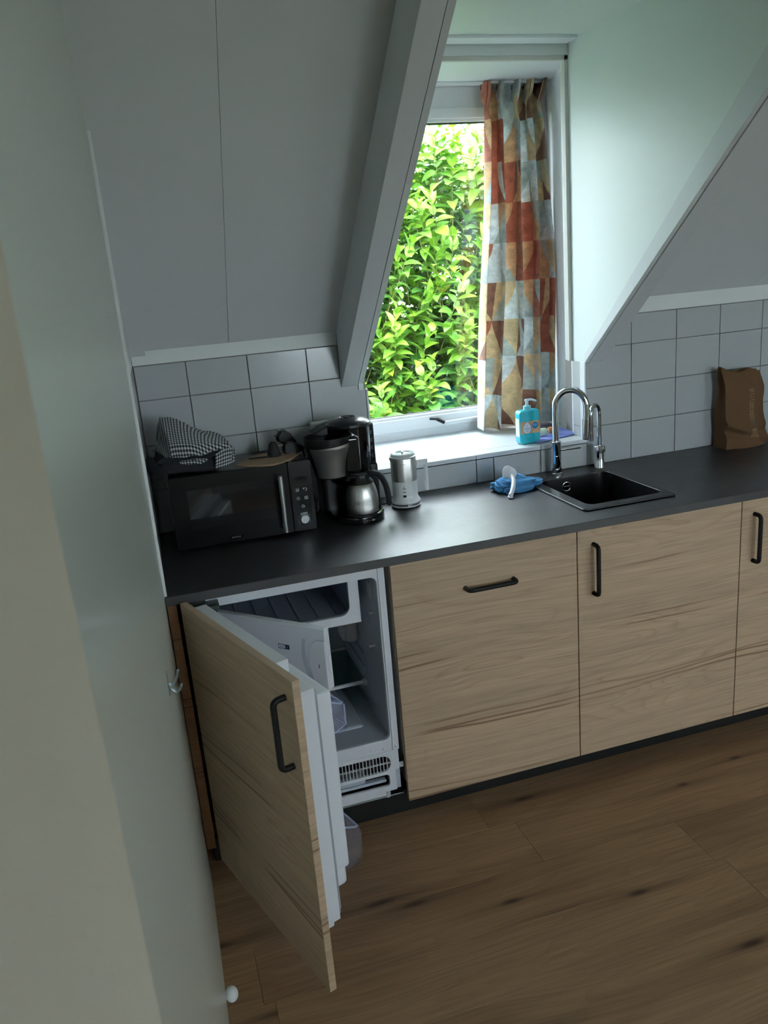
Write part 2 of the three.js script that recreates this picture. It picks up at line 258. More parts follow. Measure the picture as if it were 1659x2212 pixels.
// the window: fixed frame, opening sash, pane, stay
{
  const w = struct('window_1');
  const fr = (x0, x1, y0, y1, z0, z1, a, b) => merge(bx(x0, x1, y0, y0 + a, z0, z1, 0.002), bx(x0, x1, y1 - b, y1, z0, z1, 0.002), bx(x0, x0 + a, y0 + a, y1 - b, z0, z1, 0.002), bx(x1 - a, x1, y0 + a, y1 - b, z0, z1, 0.002));
  part('frame', fr(-0.505, 0.505, 0.985, 2.335, -1.15, -1.066, 0.048, 0.092), M.upvc, w);
  const s = part('sash', merge(fr(-0.455, 0.455, 1.034, 2.242, -1.125, -1.052, 0.05, 0.036), fr(-0.408, 0.408, 1.07, 2.21, -1.11, -1.064, 0.024, 0.014)), M.upvc, w);
  part('gasket', fr(-0.386, 0.386, 1.092, 2.198, -1.105, -1.084, 0.004, 0.006), M.rubber, s);
  part('glass_pane', bx(-0.384, 0.384, 1.094, 2.194, -1.0955, -1.095), M.glass, w);
  part('window_stay', merge(rod([-0.02, 1.052, -1.035], [0.32, 1.06, -1.045], 0.005), bx(0.31, 0.34, 1.045, 1.07, -1.062, -1.04, 0.002)), M.upvc, w, 'white window stay bar');
  part('stay_lever', merge(rod([-0.018, 1.052, -1.03], [-0.045, 1.068, -1.045], 0.0075), rod([-0.045, 1.068, -1.045], [-0.075, 1.072, -1.05], 0.005)), M.rubber, w, 'small dark lever at the end of the stay');
  part('curtain_rail', bx(-0.45, 0.47, 2.3085, 2.3175, -1.005, -0.985, 0.001), M.upvc, w);
}
// the rest of the room, out of the frame: other walls and the glazed garden door that lights it
{
  struct('wall_right', bx(4.4, 4.6, -0.05, HCEIL + 0.1, -0.75, 4.4), M.white);
  struct('wall_far_left', bx(-3.4, -3.2, -0.05, HCEIL + 0.1, 1.5, 4.4), M.white);
  const D0 = 2.2, D1 = 2.9, DM = (D0 + D1) / 2;
  const W0 = 0.05, W1 = 0.95;
  struct('wall_front', merge(bx(-3.4, W0, -0.05, HCEIL + 0.1, 4.0, 4.2), bx(W1, D0, -0.05, HCEIL + 0.1, 4.0, 4.2), bx(W0, W1, -0.05, 0.85, 4.0, 4.2), bx(W0, W1, 2.15, HCEIL + 0.1, 4.0, 4.2), bx(D1, 4.6, -0.05, HCEIL + 0.1, 4.0, 4.2), bx(D0, D1, 2.2, HCEIL + 0.1, 4.0, 4.2), bx(D0, D1, -0.05, 0.03, 4.0, 4.2)), M.white);
  const w2 = struct('window_2');
  part('frame', merge(bx(W0, W0 + 0.06, 0.85, 2.15, 4.05, 4.13, 0.003), bx(W1 - 0.06, W1, 0.85, 2.15, 4.05, 4.13, 0.003), bx(W0, W1, 0.85, 0.91, 4.05, 4.13, 0.003), bx(W0, W1, 2.09, 2.15, 4.05, 4.13, 0.003)), M.upvc, w2);
  part('glass_pane', bx(W0 + 0.06, W1 - 0.06, 0.91, 2.09, 4.09, 4.0905), M.glass, w2);
  const d = struct('door_1');
  for (const x of [D0, DM - 0.04, D1 - 0.08]) part('frame', bx(x, x + 0.08, 0.03, 2.2, 4.05, 4.13, 0.003), M.upvc, d);
  for (const y of [0.03, 2.12]) part('rail', bx(D0 + 0.08, D1 - 0.08, y, y + 0.08, 4.055, 4.125, 0.003), M.upvc, d);
  for (const [p, q] of [[D0 + 0.08, DM - 0.04], [DM + 0.04, D1 - 0.08]]) part('glass_pane', bx(p, q, 0.11, 2.12, 4.09, 4.0905), M.glass, d);
}

// ---------- kitchen units ----------
const mx = (g, m4) => { g.applyMatrix4(m4); return g; };
// a bar bent through points with rounded corners of radius cr
function bent(pts, r, cr, rad = 10, flat = 1) {
  const P = pts.map((p) => V3(...p)), path = new THREE.CurvePath(); let prev = P[0];
  for (let i = 1; i < P.length; i++) {
    if (i < P.length - 1) {
      const a = P[i].clone().add(P[i - 1].clone().sub(P[i]).setLength(cr)), b = P[i].clone().add(P[i + 1].clone().sub(P[i]).setLength(cr));
      path.add(new THREE.LineCurve3(prev, a)); path.add(new THREE.QuadraticBezierCurve3(a, P[i].clone(), b)); prev = b;
    } else path.add(new THREE.LineCurve3(prev, P[i]));
  }
  path.getPoint = function (t) { const d = t * this.getLength(), l = this.getCurveLengths(); let i = 0; while (i < l.length - 1 && l[i] < d) i++; const c = this.curves[i], n = c.getLength(), k = n ? 1 - (l[i] - d) / n : 0; return c.getPointAt(clamp(k, 0, 1)); };
  const g = new THREE.TubeGeometry(path, 18 * (P.length - 1), r, rad, false);
  const ends = [P[0], P[P.length - 1]].map((c) => { const s = new THREE.SphereGeometry(r * 0.98, rad, 6); s.translate(c.x, c.y, c.z); return s; });
  return merge(g, ...ends);
}
const handleBar = (a, b, out) => bent([a, [a[0] + out[0], a[1] + out[1], a[2] + out[2]], [b[0] + out[0], b[1] + out[1], b[2] + out[2]], b], 0.0072, 0.015, 10);
// worktop with the cut-out for the sink
const SX0 = 0.072, SX1 = 0.41, SZ0 = -0.497, SZ1 = -0.076;
{
  const s = shapeOf([[-1.2135, 0.606], [-1.2195, -0.0168], [2.6, -0.0168], [2.6, 0.606]].map(([x, z]) => [x, z]));
  const h = new THREE.Path(); h.setFromPoints(rrect(SX0 + 0.012, SX1 - 0.012, -SZ1 + 0.012, -SZ0 - 0.012, 0.02).getPoints(8).reverse()); s.holes.push(h);
  const g = ex(s, HC - 0.0263, HC - 0.0003, 0.0012, 1); g.rotateX(-Math.PI / 2);
  const t = thing('worktop', 'long dark stone-look worktop running from the left wall under the window', 'worktop', [0, 0, 0]);
  part('slab', uvm(g, 0.13, 0.21), M.stone, t);
  rebase(t, 0, HC - 0.0263, 0);
}
{ // plinth
  const t = thing('plinth', 'black plinth board along the floor under the cabinets', 'plinth');
  part('board', bx(-1.2, 2.6, 0.001, 0.083, -0.08, -0.066, 0.001, 1), M.black, t);
  part('rail', bx(-1.18, -0.6, 0.0835, 0.0885, -0.075, -0.045, 0.001, 1), M.zinc, t, 'thin metal rail on top of the plinth below the fridge');
  rebase(t, 0, 0, -0.07);
}
const doorUV = (g, du, dv) => { const u = g.attributes.uv; for (let i = 0; i < u.count; i++) u.setXY(i, u.getX(i) + du, u.getY(i) + dv); return g; };
const front = (x0, x1, du = 0) => doorUV(bx(x0, x1, 0.083, 0.8655, -0.018, 0, 0.0014, 2), 0.31 + du, 0.04);
function unit(x0, x1, label, hName, ha, hb, voidBase) {
  const t = thing('base_cabinet', label, 'cabinet');
  const c = voidBase ? merge(prismY([[x0 + 0.001, -0.02], [x0 + 0.001, -0.58], [x0 + 0.018, -0.58], [x0 + 0.018, -0.02]], 0.24, 0.866), bx(x0 + 0.018, x1 - 0.004, 0.1, 0.866, -0.58, -0.03)) : bx(x0 + 0.002, x1 - 0.002, 0.085, 0.64, -0.58, -0.02);
  part('carcass', c, M.carcass, t);
  if (voidBase) part('raw_edge', bx(x0 + 0.0035, x0 + 0.0115, 0.235, 0.866, -0.0205, -0.0185), M.chip, t, 'brown raw chipboard edge');
  const d = part('door', front(x0 + 0.0015, x1 - 0.0015, 0), M.ash, t);
  part('handle', handleBar(ha, hb, [0, 0, 0.031]), M.handle, d, 'black bar handle');
  return rebase(t, (x0 + x1) / 2, 0.083, 0);
}
unit(-0.6, 0, 'pale wood cabinet front with a horizontal black handle, right beside the open fridge', 'h', [-0.372, 0.7515, -0.001], [-0.2165, 0.7515, -0.001], true);
unit(0, 0.6, 'pale wood cabinet under the sink with a vertical handle near its left edge', 'v', [0.056, 0.652, -0.001], [0.056, 0.813, -0.001]);
unit(0.6, 1.2, 'pale wood cabinet at the right edge of the photo, cut off by the frame', 'v', [0.65, 0.652, -0.001], [0.65, 0.813, -0.001]);
{ // narrow filler board between wall and fridge
  const t = thing('filler_panel', 'narrow brown wood filler strip between the left wall and the fridge door', 'panel');
  part('board', bx(-1.2188, -1.1935, 0.095, 0.8665, -0.02, -0.002, 0.001, 1), std({ map: ashT, color: 0xd6b698, roughness: 0.5 }), t);
  rebase(t, -1.203, 0.095, -0.01);
}
// sink
{
  const t = thing('sink', 'black composite sink set into the worktop below the tap', 'sink');
  const ix0 = 0.112, ix1 = 0.388, iz0 = -0.472, iz1 = -0.118, yr = HC + 0.007, dep = 0.185;
  const s = rrect(SX0, SX1, -SZ1, -SZ0, 0.014); const hp = new THREE.Path(); hp.setFromPoints(rrect(ix0, ix1, -iz1, -iz0, 0.028).getPoints(8).reverse()); s.holes.push(hp);
  const rim = ex(s, HC + 0.0002, yr, 0.003, 3, 8); rim.rotateX(-Math.PI / 2);
  const bm = phy({ color: 0x0b0b0c, roughness: 0.3, bumpMap: plasterB, bumpScale: 0.0002 });
  part('rim', uvm(rim), bm, t);
  const N = 48, prof = [[0, yr - 0.003], [0.001, yr - 0.02], [0.004, HC - dep + 0.03], [0.014, HC - dep + 0.008], [0.035, HC - dep], [0.13, HC - dep - 0.004]];
  const ring = (d, y) => { const pts = rrect(ix0 + d, ix1 - d, -iz1 + d, -iz0 - d, Math.max(0.028 - d * 0.1, 0.008)).getSpacedPoints(N); return pts.map((p) => [p.x, y, -p.y]); };
  const rs = prof.map(([d, y]) => ring(d, y));
  part('bowl', grid(N, rs.length - 1, (u, v) => rs[Math.round(v * (rs.length - 1))][Math.round(u * N)]), new THREE.MeshPhysicalMaterial({ color: 0x0b0b0c, roughness: 0.35, side: THREE.DoubleSide }), t);
  const of = new THREE.TorusGeometry(0.0165, 0.0028, 10, 36); of.translate(0.226, 0.866, iz0 + 0.006);
  const o = part('overflow', merge(of, rod([0.226, 0.866, iz0 + 0.001], [0.226, 0.866, iz0 + 0.006], 0.014), bx(0.215, 0.237, 0.8645, 0.8675, iz0 + 0.004, iz0 + 0.008), bx(0.2245, 0.2275, 0.856, 0.867, iz0 + 0.004, iz0 + 0.008)), M.chrome, t, 'round chrome overflow in the back of the bowl');
  const dr = new THREE.CylinderGeometry(0.042, 0.042, 0.004, 32); dr.translate(0.25, HC - dep - 0.001, -0.29); part('drain', dr, M.chrome, t);
  rebase(t, 0.24, HC, -0.29);
}
// ---------- fridge ----------
const TH = -71.42 * Math.PI / 180;
{
  const t = thing('fridge', 'built-in white fridge standing open, with a wood-fronted door', 'fridge');
  const F = M.fridge, I = M.fridgeIn, X0 = -1.168, X1 = -0.6125, ox0 = -1.14, ox1 = -0.637, oy0 = 0.302, oy1 = 0.8295;
  const ff = shapeOf([[X0, 0.262], [X1, 0.262], [X1, 0.8655], [X0, 0.8655]]); ff.holes.push(new THREE.Path(rrect(ox0, ox1, oy0, oy1, 0.02).getPoints(8).reverse()));
  part('front_frame', ex(ff, -0.034, -0.02, 0.002, 2), F, t);
  part('flange', bx(-0.6325, -0.6118, 0.263, 0.865, -0.021, -0.0165, 0.002), F, t);
  part('cabinet_shell', merge(bx(X0, ox0 + 0.001, 0.12, 0.866, -0.57, -0.03), bx(ox1 - 0.001, X1, 0.12, 0.866, -0.57, -0.03), bx(X0, X1, oy1, 0.866, -0.57, -0.03), bx(X0, X1, 0.262, oy0, -0.57, -0.03), bx(X0, X1, 0.12, 0.866, -0.57, -0.53)), I, t);
  // raised compressor hump in the back of the floor, with a moulded step in front
  part('hump', bx(-1.139, -0.735, 0.28, 0.372, -0.535, -0.20, 0.03, 4), std({ color: 0x878e9a, roughness: 0.35 }), t);
  part('floor_step', merge(bx(-1.139, -0.69, 0.28, 0.309, -0.535, -0.12, 0.012, 3)), I, t);
  part('base_panel', merge(bx(X0, -0.634, 0.2625, 0.3005, -0.026, -0.0195, 0.001)), F, t);
  for (const x of [-0.70, -0.66]) part('screw_cap', new THREE.SphereGeometry(0.0045, 14, 10).scale(1, 1, 0.5).translate(x, 0.2735 + (x + 0.66) * -0.15, -0.0195), F, t);
  part('screw_cap', new THREE.SphereGeometry(0.0045, 14, 10).scale(1, 1, 0.5).translate(-0.6225, 0.277, -0.0165), F, t);
  // ventilation plate with slotted grille and the open base below
  const gp = shapeOf([[X0, 0.108], [-0.665, 0.108], [-0.665, 0.122], [-0.628, 0.122], [-0.628, 0.19], [-0.616, 0.194], [-0.616, 0.2615], [X0, 0.2615]]);
  gp.holes.push(new THREE.Path(rrect(-0.826, -0.642, 0.1925, 0.2465, 0.0265).getPoints(10).reverse()));
  gp.holes.push(new THREE.Path(rrect(-1.1, -0.65, 0.141, 0.181, 0.01).getPoints(6).reverse()));
  const grille = part('base_grille', ex(gp, -0.03, -0.02, 0.0012, 1), F, t);
  for (let i = 1; i < 17; i++) { const x = -0.826 + i * 0.0108; const e = Math.min(x + 0.826, -0.642 - x), k = e < 0.0265 ? Math.sqrt(Math.max(0.0265 ** 2 - (0.0265 - e) ** 2, 0)) : 0.0265; part('slat', bx(x - 0.0009, x + 0.0009, 0.2195 - k, 0.2195 + k, -0.0285, -0.0215), F, grille); }
  part('slat', bx(-0.826, -0.642, 0.2185, 0.2205, -0.0285, -0.0213), F, grille);
  part('hinge_lug', merge(bx(-0.616, -0.602, 0.196, 0.214, -0.024, -0.02, 0.0015), rod([-0.606, 0.208, -0.026], [-0.606, 0.208, -0.017], 0.004)), M.fridge, t);
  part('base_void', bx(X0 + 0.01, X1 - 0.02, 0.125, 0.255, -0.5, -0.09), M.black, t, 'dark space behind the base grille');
  part('drip_tray', merge(bx(-1.1, -0.72, 0.150, 0.185, -0.075, -0.045, 0.006, 2), bx(-1.1, -0.655, 0.142, 0.152, -0.06, -0.04, 0.003)), M.fridgeIn, t);
  part('foot', rod([-0.654, 0.0885, -0.045], [-0.654, 0.122, -0.045], 0.009), M.fridgeIn, t);
  // freezer compartment
  const fz = shapeOf([[-1.139, 0.674], [-0.6765, 0.674], [-0.6765, 0.829], [-1.139, 0.829]]); fz.holes.push(new THREE.Path(rrect(-1.11, -0.7085, 0.703, 0.84, 0.03).getPoints(8).reverse().map((p) => new THREE.Vector2(p.x, Math.min(p.y, 0.8285)))));
  const fc = part('freezer_compartment', merge(ex(fz, -0.095, -0.08, 0.002, 2), bx(-1.139, -0.6765, 0.676, 0.69, -0.5, -0.09), bx(-0.692, -0.6775, 0.68, 0.828, -0.5, -0.09)), F, t);
  part('freezer_lining', merge(bx(-1.11, -0.7, 0.69, 0.7, -0.48, -0.09), bx(-0.7065, -0.692, 0.69, 0.829, -0.48, -0.09), bx(-1.12, -0.692, 0.69, 0.829, -0.5, -0.47), bx(-1.125, -1.109, 0.69, 0.829, -0.48, -0.09), bx(-1.12, -0.692, 0.8255, 0.829, -0.48, -0.09)), M.ice, fc);
  for (let i = 0; i < 7; i++) part('evaporator_rib', merge(bx(-1.08 + i * 0.056, -1.077 + i * 0.056, 0.6995, 0.7035, -0.46, -0.115, 0.001, 1), bx(-1.08 + i * 0.056, -1.077 + i * 0.056, 0.70, 0.82, -0.4702, -0.467)), M.ice, fc);
  part('latch_plate', bx(-0.645, -0.637, 0.74, 0.79, -0.105, -0.085, 0.002), F, t); part('latch_pin', bx(-0.652, -0.637, 0.69, 0.697, -0.09, -0.08, 0.002), F, t);
  // freezer flap, open
  const FS = -0.032; const fl = part('freezer_flap', bx(0, 0.402, 0, 0.174, -0.022, 0, 0.004, 3), F, t); fl.position.set(-1.122, 0.624, -0.092); fl.rotation.y = -46.2 * Math.PI / 180;
  { const s = new THREE.Shape(); s.moveTo(0.432, 0.002); s.lineTo(0.398, 0.002); s.bezierCurveTo(0.372, 0.04, 0.372, 0.1, 0.392, 0.128); s.bezierCurveTo(0.4, 0.139, 0.41, 0.141, 0.432, 0.141); part('grip', at(ex(s, -0.002, 0.0035, 0.0016, 2), FS, 0, 0), F, fl, 'curved grip at the free end of the freezer flap');
    const cut = new THREE.Shape(); cut.moveTo(0.396, 0.02); cut.bezierCurveTo(0.366, 0.05, 0.362, 0.1, 0.372, 0.138); cut.lineTo(0.362, 0.138); cut.bezierCurveTo(0.35, 0.1, 0.35, 0.05, 0.38, 0.01); part('grip_recess', at(ex(cut, -0.001, 0.0006), FS, 0, 0), M.fridgeIn, fl);
    part('pin', at(merge(bx(0.43, 0.437, 0.045, 0.1, -0.016, -0.006, 0.002), bx(0.43, 0.436, 0.03, 0.05, -0.018, -0.008, 0.002)), FS, 0, 0), M.plasticW, fl);
    const st = canvasTex(160, 64, (c, w, h) => { c.fillStyle = '#1d2a4d'; c.fillRect(0, 0, w, h); c.fillStyle = '#d9dee8'; c.beginPath(); c.roundRect(6, 8, 94, 48, 16); c.fill(); c.fillStyle = '#1d2a4d'; c.font = 'bold 40px sans-serif'; c.fillText('***', 18, 58); c.fillStyle = '#aebbd6'; c.font = 'bold 40px sans-serif'; c.fillText('*', 118, 58); });
    part('star_label', bx(0, 0.036, 0, 0.0135, -0.0002, 0.0005), [M.black, M.black, M.black, M.black, std({ map: st, roughness: 0.4 }), M.black], fl, 'small navy label with white stars').position.set(0.248, 0.098, 0);
    const dlab = fl.children[fl.children.length - 1]; const ug = dlab.geometry = new THREE.BoxGeometry(0.036, 0.0135, 0.0006); ug.translate(0.018, 0.00675, 0.0002);
    part('red_mark', bx(0.376, 0.3785, 0.062, 0.073, 0.0034, 0.004), std({ color: 0x8a1f2c }), fl); }
  // glass shelf, its front trim, the rails in the side wall, thermostat, switch
  const sh = part('glass_shelf', bx(-1.138, -0.642, 0.383, 0.387, -0.525, -0.25), M.shelfGlass, t);
  part('shelf_trim', merge(bx(-1.138, -0.645, 0.381, 0.391, -0.256, -0.246, 0.002), bx(-0.652, -0.638, 0.378, 0.394, -0.262, -0.238, 0.003), bx(-0.93, -0.9, 0.374, 0.382, -0.256, -0.248, 0.002), bx(-1.138, -0.642, 0.3835, 0.391, -0.53, -0.515, 0.002)), M.plasticW, sh);
  for (const y of [0.435, 0.483]) part('side_rail', prismX([[-0.5, y], [-0.5, y + 0.008], [-0.245, y + 0.008], [-0.235, y - 0.018], [-0.26, y]], -0.645, -0.636, 0.001), I, t);
  part('thermostat', merge(bx(-0.679, -0.637, 0.505, 0.578, -0.385, -0.305, 0.014, 3), bx(-0.69, -0.672, 0.512, 0.571, -0.38, -0.31, 0.008, 3)), F, t, 'white thermostat housing on the side wall');
  part('light_switch', merge(bx(-0.6405, -0.6365, 0.57, 0.602, -0.094, -0.084, 0.001), rod([-0.6375, 0.586, -0.089], [-0.659, 0.586, -0.089], 0.0042)), F, t);
  part('lamp_cover', bx(-0.86, -0.735, 0.45, 0.6, -0.532, -0.515, 0.006), F, t);
  // hinge
  part('hinge', merge(bx(-1.165, -1.085, 0.84, 0.852, -0.018, 0.03, 0.002), bx(-1.15, -1.092, 0.818, 0.842, 0.0, 0.03, 0.003), bx(-1.165, -1.118, 0.852, 0.857, -0.015, 0.014, 0.001)), std({ color: 0x4d5754, metalness: 0.9, roughness: 0.35 }), t, 'dark metal hinge at the top left of the fridge');
  part('hinge_slot', bx(-1.09, -1.048, 0.8555, 0.8575, -0.0202, -0.0188), M.black, t);
  // door, turned open
  const d = part('door', merge(bx(0.035, 0.478, 0.245, 0.868, -0.056, -0.0185, 0.002), bx(0.47, 0.583, 0.245, 0.8385, -0.056, -0.0185, 0.002), bx(0.06, 0.57, 0.222, 0.25, -0.045, -0.02, 0.003)), F, t, 'white inner side of the fridge door');
  d.position.set(-1.18514, 0, 0.0313); d.rotation.y = -TH * -1;
  part('wood_front', doorUV(bx(0, 0.595, 0.0775, 0.877, -0.018, 0, 0.0014, 2), 1.25, 0.1), M.ash, d, 'pale wood front panel');
  part('handle', handleBar([0.5565, 0.662, -0.001], [0.5565, 0.827, -0.001], [0, 0, 0.031]), M.handle, d, 'black bar handle');
  part('gasket', merge(bx(0.04, 0.579, 0.2555, 0.832, -0.0615, -0.055, 0.003), bx(0.046, 0.574, 0.262, 0.826, -0.066, -0.0605, 0.002)), std({ color: 0x9aa0a4, roughness: 0.6 }), d);
  const ln = shapeOf([[0.06, 0.318], [0.06, 0.812], [0.566, 0.812], [0.566, 0.318]]);
  part('inner_liner', merge(bx(0.06, 0.573, 0.36, 0.812, -0.102, -0.06, 0.008, 3), bx(0.08, 0.569, 0.312, 0.37, -0.095, -0.06, 0.012, 3), bx(0.3, 0.5738, 0.574, 0.577, -0.101, -0.063, 0.001, 1), bx(0.3, 0.5738, 0.462, 0.465, -0.101, -0.063, 0.001, 1)), F, d);
  // clear door bins: bottom, sloping front, ends and a thick rim
  const bin = (y0, y1, dp, s0, s1) => {
    const e = (x) => prismX([[-0.101, y0], [-0.1 - dp, y0 + 0.02], [-0.1 - dp - 0.006, y1 - 0.015], [-0.1 - dp, y1], [-0.101, y1 + 0.035]], x, x + 0.002);
    return [merge(e(s0), e(s1 - 0.002), bx(s0, s1, y0 + 0.001, y0 + 0.0035, -0.1 - dp * 0.98, -0.101), grid(1, 6, (u, v) => [lerp(s0, s1, u), lerp(y0 + 0.004, y1, v), -0.1 - dp - 0.006 * Math.sin(v * Math.PI)])), bent([[s0, y1 + 0.03, -0.103], [s0, y1, -0.1 - dp], [s1, y1, -0.1 - dp], [s1, y1 + 0.03, -0.103]], 0.0028, 0.012, 8)];
  };
  const bm = phy({ color: 0xf4f6ff, roughness: 0.04, transmission: 0.96, thickness: 0, ior: 1.5, side: THREE.DoubleSide }), rm = phy({ color: 0xe6ecff, roughness: 0.08, transmission: 0.6, thickness: 0 });
  const [g1, r1] = bin(0.655, 0.728, 0.065, 0.085, 0.512); part('door_bin', g1, bm, d, 'clear upper door bin'); part('bin_rim', merge(r1, rod([0.511, 0.658, -0.102], [0.511, 0.755, -0.102], 0.0022, 8), rod([0.511, 0.675, -0.165], [0.511, 0.728, -0.165], 0.0018, 8), rod([0.511, 0.656, -0.102], [0.511, 0.675, -0.164], 0.0018, 8), rod([0.09, 0.657, -0.164], [0.511, 0.675, -0.165], 0.0018, 8)), rm, d);
  const [g2, r2] = bin(0.292, 0.395, 0.07, 0.085, 0.512); part('bin_rim', r2, rm, d); part('door_bin', merge(g2, prismX([[-0.1005, 0.40], [-0.1005, 0.50], [-0.17, 0.40]], 0.51, 0.512)), bm, d, 'clear lower door bin');
  rebase(t, -0.89, 0.0885, -0.3);
}

// ---------- things on the worktop ----------
const alphaTex = (w, h, draw) => canvasTex(w, h, (c, a, b) => { c.clearRect(0, 0, a, b); draw(c, a, b); });
const printMat = (t, rough = 0.5) => std({ map: t, transparent: true, roughness: rough });
const plane = (w, h, x, y, z) => { const g = new THREE.PlaneGeometry(w, h); g.translate(x, y, z); return g; };
// microwave
{
  const t = thing('microwave', 'black microwave oven with a silver bar handle in the left corner', 'microwave');
  const x0 = -1.163, x1 = -0.7265, y0 = 0.9, y1 = 1.126, zf = -0.35;
  part('body', bx(x0 + 0.006, x1 - 0.005, y0 + 0.004, y1, -0.592, -0.372, 0.004, 2), std({ color: 0x0e1010, roughness: 0.3 }), t);
  for (const x of [x0 + 0.05, x1 - 0.05]) for (const z of [-0.4, -0.56]) part('foot', rod([x, HC, z], [x, y0 + 0.006, z], 0.012), M.blackMat, t);
  const d = part('door', uvm(ex(rrect(x0, -0.8005, y0, y1 + 0.001, 0.008), -0.372, zf, 0.002, 2)), std({ color: 0x08080a, roughness: 0.22 }), t);
  const wf = rrect(-1.112, -0.848, 0.957, 1.083, 0.006);
  part('window', uvm(ex(wf, zf - 0.001, zf + 0.0006)), phy({ color: 0x17171b, roughness: 0.1, clearcoat: 1, clearcoatRoughness: 0.03 }), d, 'dark glass window of the microwave');
  part('handle', rod([-0.831, 0.914, -0.318], [-0.831, 1.094, -0.318], 0.0078, 20), std({ color: 0xb9bbbd, metalness: 1, roughness: 0.35 }), d, 'silver bar handle');
  for (const y of [0.93, 1.078]) part('handle_post', rod([-0.831, y, zf - 0.002], [-0.831, y, -0.32], 0.0055), M.zinc, d);
  const logo = alphaTex(256, 40, (c, w, h) => { c.fillStyle = '#8d9094'; c.font = 'bold 34px sans-serif'; c.textAlign = 'center'; c.fillText('INVENTUM', w / 2, 33, w - 6); });
  part('lettering', plane(0.042, 0.0066, -0.983, 0.9165, zf + 0.0006), printMat(logo), d);
  const cp = part('control_panel', uvm(ex(rrect(-0.7995, x1, y0, y1 + 0.001, 0.008), -0.372, zf, 0.002, 2)), std({ color: 0x0a0a0c, roughness: 0.25 }), t);
  part('display', uvm(bx(-0.786, -0.742, 1.058, 1.076, zf - 0.001, zf + 0.0004)), std({ color: 0x14181a, roughness: 0.15 }), cp);
  const ic = alphaTex(256, 640, (c) => {
    c.strokeStyle = c.fillStyle = '#c3c6c8'; c.lineWidth = 7; const cy = [46, 176, 300];
    c.strokeRect(48, cy[0] - 18, 40, 36); c.fillRect(54, cy[0] - 3, 28, 7); c.beginPath(); c.arc(190, cy[0], 20, -1.9, 1.9); c.stroke(); c.strokeRect(158, cy[0] - 20, 12, 12);
    c.beginPath(); c.arc(68, cy[1], 20, 0, 6.3); c.stroke(); c.fillRect(66, cy[1] - 12, 5, 14); c.strokeRect(168, cy[1] - 20, 42, 40); c.fillRect(176, cy[1] - 10, 26, 6); c.fillRect(176, cy[1] + 4, 26, 6);
    c.beginPath(); c.arc(128, cy[2], 18, 0, 6.3); c.stroke(); c.fillRect(132, cy[2] + 8, 26, 7);
    for (const [x, k] of [[92, 0], [128, 1], [164, 2]]) { c.beginPath(); if (k === 2) c.strokeRect(x - 12, 402, 26, 24); else { c.arc(x, 416 - k * 4, 12, 0, 6.3); c.stroke(); } }
    c.fillRect(42, 446, 16, 6); c.fillRect(198, 440, 16, 5); c.fillRect(203, 434, 5, 16); c.lineWidth = 6; c.beginPath(); c.arc(128, 530, 84, 2.6, 3.6); c.stroke(); c.beginPath(); c.arc(128, 530, 84, -0.45, 0.5); c.stroke();
  });
  part('symbols', plane(0.054, 0.135, -0.7645, 0.9765, zf + 0.0006), printMat(ic), cp);
  const kn = lathe([[0, 0.012], [0.0125, 0.012], [0.0135, 0.011], [0.014, 0.002], [0.016, 0]], 40); kn.rotateX(Math.PI / 2); kn.translate(-0.7645, 0.9395, zf); part('knob', kn, std({ color: 0xcfd2d4, metalness: 1, roughness: 0.28 }), cp, 'round silver knob');
  rebase(t, -0.945, HC, -0.47);
}
